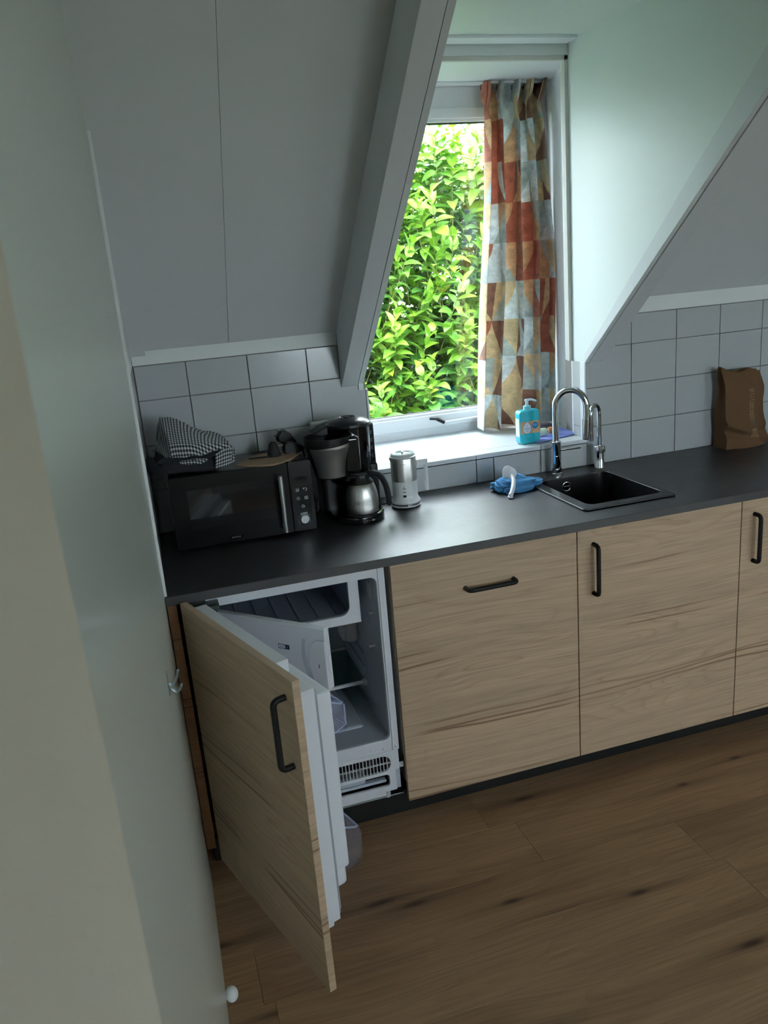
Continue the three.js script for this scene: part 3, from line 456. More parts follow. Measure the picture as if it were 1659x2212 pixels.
// gingham towel heaped on a folded charcoal cloth
const ging = canvasTex(256, 256, (c) => { c.fillStyle = '#d9dcdc'; c.fillRect(0, 0, 256, 256); c.fillStyle = 'rgba(28,30,36,0.5)'; for (let i = 0; i < 4; i++) { c.fillRect(i * 64, 0, 32, 256); c.fillRect(0, i * 64, 256, 32); } c.fillStyle = '#101218'; for (let i = 0; i < 4; i++) for (let j = 0; j < 4; j++) c.fillRect(i * 64, j * 64, 32, 32); });
ging.repeat.set(1 / 0.032, 1 / 0.032);
{
  const cm = std({ color: 0x2a2a2e, roughness: 0.95, bumpMap: weaveB, bumpScale: 0.0004, side: THREE.DoubleSide });
  const c = thing('folded_cloth', 'folded charcoal cloth under the checked towel on the microwave', 'cloth');
  // a soft folded slab drooping over the microwave's front and left edges
  const slab = (x0, x1, z0, z1, y, th, sag, seed) => { const top = (u, v, s) => { const x = lerp(x0, x1, u), z = lerp(z0, z1, v), e = Math.min(u, 1 - u, v, 1 - v) * 9, k = Math.sqrt(clamp(e, 0, 1)); const dr = sag * (sstep(0.2, 0, u) + 0.7 * sstep(0.86, 1.0, v)); const n = (fbm(u, v, 4, 4, 3, seed) - 0.5) * 0.012; return [x + (fbm(v, 0.5, 3, 3, 2, seed + 4) - 0.5) * 0.012, y + th * 0.5 + s * th * 0.5 * k - dr + n, z + (fbm(u, 0.2, 4, 3, 2, seed + 8) - 0.5) * 0.014, x, z]; }; return merge(grid(36, 28, (u, v) => top(u, v, 1)), grid(36, 28, (u, v) => top(u, v, -1))); };
  part('lower_fold', slab(-1.2, -1.0, -0.575, -0.336, 1.141, 0.034, 0.016, 3), cm, c);
  part('upper_fold', slab(-1.185, -0.985, -0.57, -0.36, 1.169, 0.018, 0.003, 31), cm, c);
  part('roll', mx(merge(new THREE.SphereGeometry(0.03, 24, 16)), new THREE.Matrix4().compose(V3(-1.188, 1.152, -0.4), new THREE.Quaternion().setFromEuler(new THREE.Euler(0.25, 0.3, 0)), V3(0.75, 0.85, 2.5))), cm, c);
  rebase(c, -1.09, 1.126, -0.45);
  const g = thing('tea_towel', 'black and white checked towel bunched up on the microwave', 'towel');
  const gm = std({ map: ging, roughness: 0.95, bumpMap: weaveB, bumpScale: 0.0004, side: THREE.DoubleSide });
  // heap: footprint in (x, z) with a crest at the back left; the sheet curls under at the front
  const f = (u, v) => {
    const x0 = lerp(-1.178, -1.142, v), x1 = lerp(-1.03, -0.952, sstep(0, 0.9, v)), x = lerp(x0, x1, u) + (v > 0.8 ? 0 : 0), z = lerp(-0.56, -0.372, v) + 0.012 * Math.sin(u * 5);
    const ridge = lerp(0.112, 0.02, Math.pow(u, 1.15)) * sstep(-0.12, 0.05, u), vr = lerp(0.5, 0.62, u), pf = v < vr ? Math.pow(v / vr, 0.6) : Math.pow((1 - v) / (1 - vr), 0.75);
    let h = 0.014 + ridge * pf;
    h += 0.005 * Math.sin(u * 11 - v * 4) * pf + 0.006 * (fbm(u, v, 5, 4, 3, 17) - 0.5) * 2;
    const ed = sstep(0, 0.05, v) * sstep(1.0, 0.9, v) * sstep(1, 0.93, u) * sstep(0, 0.03, u);
    return [x, 1.18 + h * (0.35 + 0.65 * ed) - 0.012 * sstep(0.9, 1, v), z, x * 0.94 + z * 0.34 + h * 0.3, z * 0.9 - x * 0.2 - h * 0.9];
  };
  part('upper_layer', grid(70, 56, f), gm, g);
  part('under_layer', grid(30, 24, (u, v) => { const q = f(u, v); return [q[0], 1.176 + 0.004 * u, q[2], q[0], q[2]]; }), gm, g);
  part('front_edge', grid(70, 10, (u, v) => { const q = f(u, 1), a = v * 3.0; return [q[0], q[1] - 0.012 + 0.012 * Math.cos(a), q[2] + 0.011 * Math.sin(a), q[3], q[4] + v * 0.03]; }), gm, g);
  part('left_edge', grid(30, 10, (v, k) => { const q = f(0, v), a = k * 3.0; return [q[0] - 0.012 * Math.sin(a), lerp(q[1], 1.176, k), q[2], q[3] - k * 0.05, q[4]]; }), gm, g);
  part('hanging_corner', grid(24, 16, (u, v) => [lerp(-1.012, -0.945, u) - 0.008 * v, 1.182 - 0.042 * v + 0.01 * Math.sin(u * 3.1) * (1 - v), -0.352 + 0.012 * v - 0.06 * u * u + 0.012 * Math.sin(v * 3), u * 0.07, v * 0.04]), gm, g);
  rebase(g, -1.07, 1.178, -0.46);
}
{ // cardboard piece with a coffee scoop
  const pts = [[-0.947, -0.402], [-0.925, -0.44], [-0.868, -0.512], [-0.83, -0.506], [-0.775, -0.47], [-0.741, -0.437], [-0.765, -0.404], [-0.772, -0.385], [-0.815, -0.344], [-0.846, -0.328], [-0.885, -0.34], [-0.925, -0.372]];
  single('cardboard_piece', prismY(pts, 1.1272, 1.1322, 0.0006), std({ color: 0x9c8468, roughness: 0.9, bumpMap: plasterB, bumpScale: 0.0003 }), 'torn flat piece of brown cardboard on top of the microwave', 'cardboard');
  const s = thing('coffee_scoop', 'small black scoop upside down on the cardboard', 'scoop');
  part('cup', at(lathe([[0, 0.045], [0.008, 0.0445], [0.0125, 0.04], [0.0225, 0.003], [0.0225, 0], [0.0205, 0.002], [0.0205, 0.0035]], 32), -0.822, 1.1324, -0.448), M.blackMat, s);
  part('handle', merge(bx(-0.905, -0.838, 0, 0.004, -0.005, 0.005, 0.0018)).rotateZ(-0.02).translate(0, 1.117, -0.436), M.blackMat, s);
  rebase(s, -0.822, 1.1324, -0.448);
}
{ // two plugs
  const mk = (label, x, y, z, ry, rz) => { const t = thing('power_plug', label, 'plug'); const s = shapeOf([[-0.026, -0.012], [-0.016, -0.021], [0.006, -0.021], [0.034, -0.009], [0.04, -0.005], [0.04, 0.005], [0.034, 0.009], [0.006, 0.021], [-0.016, 0.021], [-0.026, 0.012]]);
    part('housing', ex(s, -0.014, 0.014, 0.004, 3), M.black, t); for (const k of [-0.0095, 0.0095]) part('pin', rod([-0.024, k, 0], [-0.043, k, 0], 0.0023), M.chrome, t);
    t.position.set(x, y, z); t.rotation.set(0, ry, rz); return t; };
  mk('upper of the two black plugs beside the coffee maker', -0.772, 1.176, -0.505, 0.25, -0.62);
  mk('lower black plug leaning against the other plug', -0.762, 1.1465, -0.468, 0.15, -0.12);
  const cm = std({ color: 0x0c0c0d, roughness: 0.5 });
  single('black_cable', tube([[-0.738, 1.153, -0.513], [-0.715, 1.125, -0.52], [-0.712, 1.04, -0.5], [-0.7135, 0.965, -0.47], [-0.709, 0.935, -0.455], [-0.699, 0.932, -0.45], [-0.694, 0.96, -0.46]], 0.0032, 60), cm, 'black cord hanging in the gap between microwave and coffee maker', 'cord');
  single('black_cable', tube([[-0.721, 1.142, -0.474], [-0.702, 1.133, -0.495], [-0.694, 1.09, -0.54], [-0.692, 1.0, -0.56], [-0.684, 0.93, -0.565]], 0.0032, 50), cm, 'black cord running from the lower plug behind the coffee maker', 'cord');
  single('black_cable', tube([[-0.428, 0.909, -0.492], [-0.452, 0.8975, -0.515], [-0.49, 0.8975, -0.535], [-0.53, 0.8975, -0.56]], 0.0024, 30), cm, 'black cord between the milk frother and the coffee maker', 'cord');
  const sk = thing('wall_socket', 'white socket box on the tiles behind the coffee maker', 'socket'); part('box', bx(-0.669, -0.585, 1.12, 1.2, -0.6045, -0.566, 0.006, 3), M.plasticW, sk); const ring = new THREE.TorusGeometry(0.024, 0.002, 8, 32); ring.translate(-0.627, 1.16, -0.566); part('socket_ring', ring, M.plasticW, sk); rebase(sk, -0.627, 1.16, -0.604);
}
// coffee maker and its steel carafe
{
  const t = thing('coffee_maker', 'black and steel filter coffee maker beside the microwave', 'coffee maker');
  const G = M.blackGloss;
  const foot = new THREE.Shape(); foot.absellipse(-0.575, 0.42, 0.089, 0.1, 0, Math.PI * 2); const fb = ex(foot, HC + 0.0003, HC + 0.027, 0.006, 4, 40); fb.rotateX(-Math.PI / 2);
  part('base', uvm(fb), G, t); part('warming_plate', rod([-0.565, 0.9207, -0.385], [-0.565, 0.9225, -0.385], 0.056, 40), M.blackMat, t);
  part('column', uvm(bx(-0.674, -0.53, 0.897, 1.11, -0.56, -0.462, 0.02, 3)), M.black, t);
  const sw = alphaTex(256, 64, (c) => { c.strokeStyle = c.fillStyle = '#c9ccce'; c.lineWidth = 5; c.fillRect(20, 18, 7, 30); c.beginPath(); c.arc(70, 32, 5, 0, 6.3); c.fill(); c.beginPath(); c.ellipse(150, 32, 34, 16, 0, 0, 6.3); c.stroke(); c.fillRect(132, 26, 36, 12); });
  part('switch_panel', merge(plane(0.042, 0.0105, 0, 0, 0)).rotateY(0.12).translate(-0.551, 0.9075, -0.3199), printMat(sw), t);
  part('tank', at(lathe([[0, 0], [0.06, 0], [0.066, 0.01], [0.07, 0.15], [0.071, 0.186], [0, 0.186]], 48), -0.572, 1.01, -0.448), G, t);
  part('tank_strip', bx(-0.5075, -0.4915, 1.03, 1.2, -0.475, -0.43, 0.004, 2), phy({ color: 0x151c22, roughness: 0.1 }), t, 'dark translucent water gauge on the side');
  const mk = alphaTex(64, 512, (c) => { c.fillStyle = '#7e8d98'; for (let i = 0; i < 4; i++) { c.fillRect(14, 40 + i * 118, 6, 44); c.fillRect(14, 40 + i * 118, 26, 5); c.fillRect(14, 79 + i * 118, 22, 5); } });
  part('gauge_marks', plane(0.014, 0.11, -0.4995, 1.128, -0.4295), printMat(mk), t);
  part('side_body', bx(-0.535, -0.487, 0.9, 1.07, -0.5, -0.425, 0.012, 3), M.black, t);
  part('lid', at(lathe([[0.069, 0], [0.0725, 0.004], [0.0725, 0.012], [0.066, 0.02], [0.045, 0.0275], [0.026, 0.031], [0.024, 0.0285], [0.012, 0.0275], [0, 0.0272]], 56), -0.572, 1.196, -0.448), std({ color: 0x15161a, roughness: 0.28 }), t, 'round dark lid with a push button');
  part('lid_button', at(lathe([[0.0125, 0.0265], [0.0115, 0.031], [0, 0.032]], 28), -0.572, 1.196, -0.448), M.black, t);
  part('lid_hinge', uvm(ex(shapeOf([[-0.69, 1.184], [-0.66, 1.2], [-0.615, 1.214], [-0.6, 1.198], [-0.62, 1.176], [-0.67, 1.172]]), -0.52, -0.44, 0.006, 3)), M.black, t);
  const cx = -0.655, cz = -0.392;
  part('filter_basket', at(lathe([[0, 1.052], [0.048, 1.052], [0.051, 1.058], [0.058, 1.09], [0.0672, 1.127], [0.0755, 1.15], [0.0775, 1.184], [0.0745, 1.184], [0.0725, 1.15], [0.055, 1.09], [0, 1.08]], 56), cx, 0, cz), M.black, t, 'black filter basket');
  { const pr = [[0.0518, 1.0565], [0.0592, 1.09], [0.0686, 1.127], [0.0765, 1.15], [0.0778, 1.156]], a0 = -1.1, a1 = 0.78; part('steel_band', grid(40, 16, (u, v) => { const k = v * (pr.length - 1), i = Math.min(pr.length - 2, Math.floor(k)), r = lerp(pr[i][0], pr[i + 1][0], k - i), y = lerp(pr[i][1], pr[i + 1][1], k - i), a = lerp(a0, a1, u); const yy = v > 0.95 ? y + 0.009 * u * u : y; return [cx + r * Math.sin(a), yy, cz + r * Math.cos(a), r * a, yy]; }), M.steel, t, 'brushed steel front of the filter basket'); }
  part('basket_handle', merge(uvm(bx(-0.616, -0.566, 1.062, 1.182, -0.40, -0.338, 0.012, 4)), bx(-0.6, -0.558, 1.062, 1.18, -0.42, -0.365, 0.012, 4)), G, t, 'glossy black handle block of the filter basket');
  part('drip_spout', at(lathe([[0, 1.03], [0.018, 1.03], [0.022, 1.055], [0, 1.055]], 24), -0.6, 0, -0.402), M.black, t);
  rebase(t, -0.6, HC, -0.44);
  const c = thing('carafe', 'steel thermal jug with a black handle standing in the coffee maker', 'jug');
  const C = [-0.563, -0.385];
  part('steel_body', at(lathe([[0, 0.9226], [0.047, 0.9226], [0.0505, 0.925], [0.0525, 0.9405], [0.0523, 0.9412], [0.0535, 0.942], [0.0535, 0.965], [0.0515, 0.985], [0.0475, 1.003], [0.042, 1.018], [0.037, 1.024]], 56), C[0], 0, C[1]), M.steel, c, 'brushed steel body');
  part('collar', at(lathe([[0.0425, 1.0195], [0.041, 1.024], [0.035, 1.031], [0.03, 1.04], [0.0295, 1.046], [0.031, 1.0485], [0.0295, 1.0515], [0, 1.052]], 48), C[0], 0, C[1]), M.black, c);
  part('pour_lip', mx(new THREE.SphereGeometry(0.012, 20, 12), new THREE.Matrix4().compose(V3(C[0] - 0.03, 1.045, C[1] + 0.012), new THREE.Quaternion(), V3(1.3, 0.55, 0.9))), M.black, c);
  const path = [[-0.552, 1.038, -0.376], [-0.528, 1.05, -0.366], [-0.506, 1.042, -0.358], [-0.4905, 1.012, -0.352], [-0.484, 0.975, -0.349], [-0.483, 0.948, -0.349]];
  part('handle', mx(capTube(path.map((p) => [p[0], p[1], p[2] / 1.35]), 0.0095, 40, 14), new THREE.Matrix4().makeScale(1, 1, 1.35)), M.blackMat, c, 'black curved handle');
  part('thumb_lever', mx(new THREE.SphereGeometry(0.01, 18, 12), new THREE.Matrix4().compose(V3(-0.537, 1.05, -0.371), new THREE.Quaternion().setFromEuler(new THREE.Euler(0, 0, 0.3)), V3(1.3, 0.4, 0.8))), M.black, c);
  rebase(c, C[0], 0.9226, C[1]);
}
// milk frother
{
  const t = thing('milk_frother', 'white and steel electric milk frother in front of the window sill', 'frother', [-0.389, HC, -0.465]);
  part('base', lathe([[0, 0.003], [0.046, 0.003], [0.0495, 0.0045], [0.0505, 0.007], [0.0495, 0.0085], [0.049, 0.0085]], 56), M.plasticW, t);
  part('chrome_ring', lathe([[0.0475, 0.0085], [0.0488, 0.009], [0.0488, 0.0155], [0.0475, 0.016]], 56), M.chrome, t);
  for (let i = 0; i < 3; i++) { const a = 0.4 + i * 2.09; part('foot', rod([0.036 * Math.sin(a), 0.0003, 0.036 * Math.cos(a)], [0.036 * Math.sin(a), 0.004, 0.036 * Math.cos(a)], 0.005), M.plasticW, t); }
  part('jug_body', lathe([[0.048, 0.016], [0.0505, 0.0175], [0.0505, 0.022], [0.047, 0.027], [0.0435, 0.034], [0.0428, 0.045], [0.0428, 0.092]], 56), M.plasticW, t);
  part('steel_band', lathe([[0.0428, 0.092], [0.0434, 0.0925], [0.0438, 0.168], [0.0432, 0.17]], 56), M.steel, t, 'brushed steel upper band');
  const sm = alphaTex(128, 24, (c) => { c.fillStyle = '#23262b'; c.fillRect(10, 10, 108, 4); c.fillRect(20, 6, 8, 10); c.fillRect(48, 7, 12, 9); c.fillRect(84, 6, 9, 10); });
  const curve = (w, h, y, a, r) => grid(10, 2, (u, v) => { const k = a + (u - 0.5) * w / r; return [r * Math.sin(k), y + (v - 0.5) * h, r * Math.cos(k)]; });
  part('marking', curve(0.026, 0.004, 0.153, -0.34, 0.0441), printMat(sm), t);
  const bt = alphaTex(96, 256, (c) => { c.fillStyle = '#16181c'; c.beginPath(); c.arc(48, 22, 9, 0, 6.3); c.fill(); c.fillRect(20, 56, 58, 14); c.beginPath(); c.arc(48, 98, 7, 0, 6.3); c.fill(); c.fillRect(20, 122, 58, 14); c.fillRect(18, 186, 60, 62); });
  part('button_panel', curve(0.018, 0.046, 0.058, -0.36, 0.0431), printMat(bt, 0.3), t);
  part('lid', lathe([[0.0438, 0.17], [0.0455, 0.1715], [0.0455, 0.1745], [0.041, 0.1765], [0.0405, 0.1835], [0.038, 0.1855], [0.034, 0.184], [0.03, 0.1805], [0, 0.1805]], 56), phy({ color: 0xe8eef0, roughness: 0.15, transmission: 0.35, thickness: 0 }), t, 'translucent white lid');
  part('lid_knob', lathe([[0.009, 0.18], [0.005, 0.183], [0.004, 0.19], [0, 0.191]], 20), M.steel, t);
  part('handle', merge(bx(0.043, 0.083, 0.135, 0.157, -0.009, 0.009, 0.003, 2), bx(0.071, 0.083, 0.045, 0.15, -0.009, 0.009, 0.004, 3)).rotateY(-0.1), M.plasticW, t, 'white angular handle');
  part('spout', mx(new THREE.ConeGeometry(0.011, 0.014, 16), new THREE.Matrix4().compose(V3(-0.0445, 0.1705, 0.003), new THREE.Quaternion().setFromEuler(new THREE.Euler(0, 0, 1.1)), V3(1, 1, 0.8))), M.steel, t);
}
// taps
{
  const t = thing('kitchen_tap', 'tall chrome mixer tap with a high curved spout behind the sink', 'tap', [0.235, HC, -0.558]);
  part('body', lathe([[0, 0], [0.021, 0], [0.021, 0.004], [0.0195, 0.006], [0.0195, 0.07], [0.0192, 0.0708], [0.0195, 0.0716], [0.0195, 0.118], [0.021, 0.12], [0.0215, 0.122], [0.019, 0.124], [0, 0.124]], 48), M.chrome, t);
  const dir = [0.84, 0.54], A = (s, y) => [s * dir[0], y, s * dir[1]], pts = [A(0, 0.12), A(0, 0.18), A(0, 0.23)], Rr = 0.056;
  for (let i = 1; i <= 12; i++) { const a = Math.PI - i * Math.PI / 12; pts.push(A(Rr + Rr * Math.cos(a), 0.248 + Rr * 1.12 * Math.sin(a))); } pts.push(A(2 * Rr, 0.19), A(2 * Rr - 0.002, 0.163));
  part('spout', tube(pts, 0.0118, 90, 18), M.chrome, t);
  part('spout_head', rod(A(2 * Rr, 0.205), A(2 * Rr - 0.003, 0.132), 0.0142, 28, 0.0132), M.chrome, t); part('aerator', rod(A(2 * Rr - 0.003, 0.134), A(2 * Rr - 0.0032, 0.128), 0.0105, 24), M.black, t);
  part('lever', capTube([[0.015, 0.09, 0.008], [0.05, 0.0905, 0.014], [0.089, 0.0915, 0.02]], 0.0038, 10, 12), M.chrome, t, 'thin chrome lever');
  const u = thing('kitchen_tap', 'shorter chrome second tap with a narrow hooked spout at the sink corner', 'tap', [0.4165, HC, -0.558]);
  part('body', lathe([[0, 0], [0.02, 0], [0.019, 0.003], [0.0185, 0.006], [0.0185, 0.057], [0, 0.058]], 40), M.chrome, u);
  part('knob', lathe([[0.0195, 0.058], [0.0225, 0.0595], [0.0225, 0.08], [0.0205, 0.083], [0.008, 0.084], [0, 0.084]], 14), M.chrome, u, 'faceted chrome ring knob');
  const B = (s, y) => [-s * 0.86, y, s * 0.5], q = [B(0, 0.08), B(0, 0.13), B(0, 0.19)], r2 = 0.031; for (let i = 1; i <= 10; i++) { const a = Math.PI - i * Math.PI / 10; q.push(B(r2 + r2 * Math.cos(a), 0.205 + r2 * 1.15 * Math.sin(a))); } q.push(B(2 * r2, 0.16), B(2 * r2, 0.118));
  part('spout', tube(q, 0.0085, 80, 16), M.chrome, u); part('nozzle', rod(B(2 * r2, 0.145), B(2 * r2, 0.112), 0.0098, 20), M.chrome, u);
}
// soap bottle on the sill
{
  const t = thing('soap_bottle', 'turquoise pump soap bottle on the window sill behind the tap', 'bottle', [0.18, 1.0003, -0.672], 0.05);
  const tq = phy({ color: 0x12b4c6, roughness: 0.28, clearcoat: 0.3, clearcoatRoughness: 0.2 });
  part('bottle', ex(rrect(-0.0425, 0.0425, 0, 0.128, 0.014), -0.02, 0.02, 0.006, 4, 10), tq, t);
  const em = ex(rrect(-0.0205, 0.0205, 0.022, 0.104, 0.006), 0.0185, 0.0212, 0.0012, 2); part('raised_panel', em, tq, t);
  const lab = canvasTex(512, 282, (c, w, h) => {
    c.fillStyle = '#c9a27c'; c.fillRect(0, 0, w, h); for (let i = 0; i < 700; i++) { c.fillStyle = `rgba(120,85,55,${0.12 * hsh(i, 1, 3)})`; c.fillRect(hsh(i, 2, 3) * w, hsh(i, 3, 3) * h, 10, 2); }
    const drop = (r) => { const x = 172, y = 170; c.beginPath(); c.moveTo(x, y - r * 1.55); c.bezierCurveTo(x + r * 0.3, y - r * 1.45, x + r * 1.08, y - r * 0.55, x + r, y + r * 0.1); c.bezierCurveTo(x + r * 0.95, y + r * 0.75, x + r * 0.5, y + r, x, y + r); c.bezierCurveTo(x - r * 0.5, y + r, x - r * 0.95, y + r * 0.75, x - r, y + r * 0.1); c.bezierCurveTo(x - r * 1.08, y - r * 0.55, x - r * 0.3, y - r * 1.45, x, y - r * 1.55); c.fill(); };
    c.fillStyle = '#4a7690'; drop(112); c.fillStyle = '#d3dbe6'; drop(104);
    c.fillStyle = '#3d5f8c'; c.textAlign = 'center'; c.font = '58px sans-serif'; c.fillText('seepje', 172, 182, 176); c.fillRect(169, 88, 6, 32); c.beginPath(); c.arc(162, 92, 9, 0, 3.2); c.fill(); c.beginPath(); c.arc(182, 92, 9, 0, 3.2); c.fill();
    c.fillStyle = '#8fa0bb'; c.fillRect(112, 208, 120, 7); c.fillRect(126, 226, 92, 6); c.fillRect(138, 242, 68, 5);
    c.fillStyle = '#0f74b4'; c.beginPath(); c.arc(378, 108, 76, 0, 6.3); c.fill(); c.fillStyle = '#7fb6da'; c.fillRect(322, 74, 108, 12); c.fillRect(318, 98, 116, 12); c.fillRect(330, 122, 92, 9); c.fillStyle = '#f0ece2'; c.fillRect(322, 244, 30, 10);
  });
  const lm = std({ map: lab, roughness: 0.75 });
  part('label', plane(0.0842, 0.0465, 0, 0.063, 0.0216), lm, t, 'kraft paper label with a drop-shaped badge'); t.children[t.children.length - 1].name = 'paper_label';
  part('label_side', bx(-0.0432, -0.0424, 0.03, 0.098, -0.013, 0.013), M.plasticW, t);
  part('cap', lathe([[0.0145, 0.126], [0.0148, 0.128], [0.0148, 0.1415], [0.013, 0.1425], [0, 0.1425]], 28), std({ color: 0x8bd3e4, roughness: 0.35 }), t);
  const pm = std({ color: 0xd6ecf4, roughness: 0.3 });
  part('pump', merge(rod([0, 0.142, 0], [0, 0.162, 0], 0.0058), rod([0, 0.16, 0], [0, 0.1655, 0], 0.0085), bent([[-0.006, 0.164, 0], [0.018, 0.1645, 0.003], [0.034, 0.157, 0.005]], 0.0042, 0.008, 10)), pm, t, 'pale pump head');
}
// lilac cloth and small things on the sill
{
  const lm = std({ color: 0x8f9ee6, roughness: 0.9, bumpMap: weaveB, bumpScale: 0.0003, side: THREE.DoubleSide });
  const cl = (u, v, s) => { const x = lerp(0.192 + 0.06 * v, 0.413, u), z = lerp(-0.622 - 0.075 * u, -0.845, v), e = Math.min(u, 1 - u, v, 1 - v) * 12; return [x, 1.0042 + s * 0.0032 * clamp(e, 0, 1) + 0.004 * Math.sin(u * 7 + v * 3) * u * (s > 0 ? 1 : 0), z]; };
  single('cleaning_cloth', merge(grid(30, 20, (u, v) => cl(u, v, 1)), grid(30, 20, (u, v) => cl(u, v, -1))), lm, 'lilac cleaning cloth lying flat on the right end of the window sill', 'cloth');
  const sp = thing('sponge', 'small pale green sponge on the lilac cloth behind the soap', 'sponge', [0.262, 1.009, -0.716], 0.2); part('pad', mx(new THREE.CapsuleGeometry(0.015, 0.022, 8, 20), new THREE.Matrix4().makeRotationZ(Math.PI / 2)).translate(0, 0.015, 0), std({ color: 0xb9d2c0, roughness: 0.9 }), sp); part('dot', rod([0.016, 0.016, 0.013], [0.016, 0.016, 0.0165], 0.003), std({ color: 0x6d8f76, roughness: 0.8 }), sp);
  single('wooden_cap', mx(lathe([[0, 0], [0.009, 0], [0.012, 0.004], [0.0135, 0.014], [0.011, 0.024], [0.004, 0.027], [0, 0.027]], 24), new THREE.Matrix4().makeRotationZ(Math.PI / 2)).translate(0.322, 1.023, -0.735), std({ color: 0xb57a4e, roughness: 0.7 }), 'small orange-brown cap half hidden behind the tap', 'cap');
  const br = thing('scrub_brush', 'dark grey scrubber lying on the sill behind the soap bottle', 'brush', [0.31, 1.009, -0.8], -0.2); part('block', bx(-0.045, 0.045, 0.0, 0.024, -0.02, 0.02, 0.006, 3), std({ color: 0x4b474b, roughness: 0.9 }), br); part('grip', bx(-0.043, 0.03, 0.0241, 0.032, -0.016, 0.016, 0.003, 2), std({ color: 0x6c6468, roughness: 0.8 }), br);
  const ring = new THREE.TorusGeometry(0.0135, 0.0007, 6, 40); ring.translate(0, 0.0135, 0); const rg = single('wire_ring', ring, M.zinc, 'thin wire ring standing up on the lilac cloth', 'ring'); rg.position.set(0.385, 1.009, -0.752); rg.rotation.y = 0.2;
}
// blue cloth and dish brush beside the sink
{
  const bm = std({ color: 0x5fa6e0, roughness: 0.95, bumpMap: weaveB, bumpScale: 0.0006 });
  const fold = (p, cx, cy, cz, a, b, c, seed, amp) => { const g = new THREE.SphereGeometry(1, 64, 40), q = g.attributes.position; for (let i = 0; i < q.count; i++) { const x = q.getX(i), y = q.getY(i), z = q.getZ(i), n = fbm(x * 0.25 + 0.5 + y * 0.12, z * 0.25 + 0.5, 6, 6, 3, seed) - 0.5, rg = Math.sin(9 * x + 5 * z + 9 * n) * 0.06 + Math.sin(14 * y + 6 * n + 3 * x) * 0.07; const k = 1 + amp * n + rg; q.setXYZ(i, cx + x * a * k, Math.max(cy + y * b * k, HC + 0.0006), cz + z * c * k); } g.computeVertexNormals(); return g; };
  const t = thing('dish_cloth', 'crumpled blue cloth lying left of the sink', 'cloth');
  part('heap', merge(fold(0, 0.022, HC + 0.016, -0.455, 0.07, 0.034, 0.05, 3, 1.0), fold(0, -0.03, HC + 0.018, -0.45, 0.044, 0.032, 0.042, 13, 0.9)), bm, t);
  part('flap', fold(0, 0.068, HC + 0.013, -0.452, 0.05, 0.016, 0.03, 23, 0.8), bm, t);
  part('hem', fold(0, 0.005, HC + 0.011, -0.4, 0.055, 0.012, 0.016, 33, 0.5), bm, t);
  rebase(t, 0.02, HC, -0.45);
  const b = thing('dish_brush', 'white dish brush resting on the blue cloth', 'brush');
  const wm = std({ color: 0xe4e4ee, roughness: 0.35 });
  const hd = lathe([[0, 0.004], [0.014, 0.004], [0.0195, 0.002], [0.0205, -0.001], [0.018, -0.004], [0, -0.004]], 36); mx(hd, new THREE.Matrix4().compose(V3(-0.012, HC + 0.06, -0.446), new THREE.Quaternion().setFromEuler(new THREE.Euler(1.15, 0, 0.35)), V3(1.05, 1.1, 1.4))); part('head', hd, wm, b);
  const bs = new THREE.CylinderGeometry(0.0155, 0.019, 0.022, 28, 4); mx(bs, new THREE.Matrix4().compose(V3(0.006, HC + 0.055, -0.459), new THREE.Quaternion().setFromEuler(new THREE.Euler(1.15, 0, 0.35)), V3(1.05, 1, 1.3))); part('bristles', bs, std({ color: 0xdfe2f2, roughness: 0.9 }), b);
  part('handle', mx(capTube([[-0.004, HC + 0.052, -0.437], [-0.011, HC + 0.043, -0.408], [-0.03, HC + 0.025, -0.375], [-0.05, HC + 0.0095, -0.352]], 0.0078, 30, 12), new THREE.Matrix4()), wm, b); const rr = new THREE.TorusGeometry(0.0062, 0.0025, 8, 24); mx(rr, new THREE.Matrix4().compose(V3(-0.054, HC + 0.0058, -0.346), new THREE.Quaternion().setFromEuler(new THREE.Euler(-1.3, 0, 0.4)), V3(1, 1.2, 1))); part('hanging_loop', rr, wm, b);
  rebase(b, -0.02, HC + 0.04, -0.42);
}
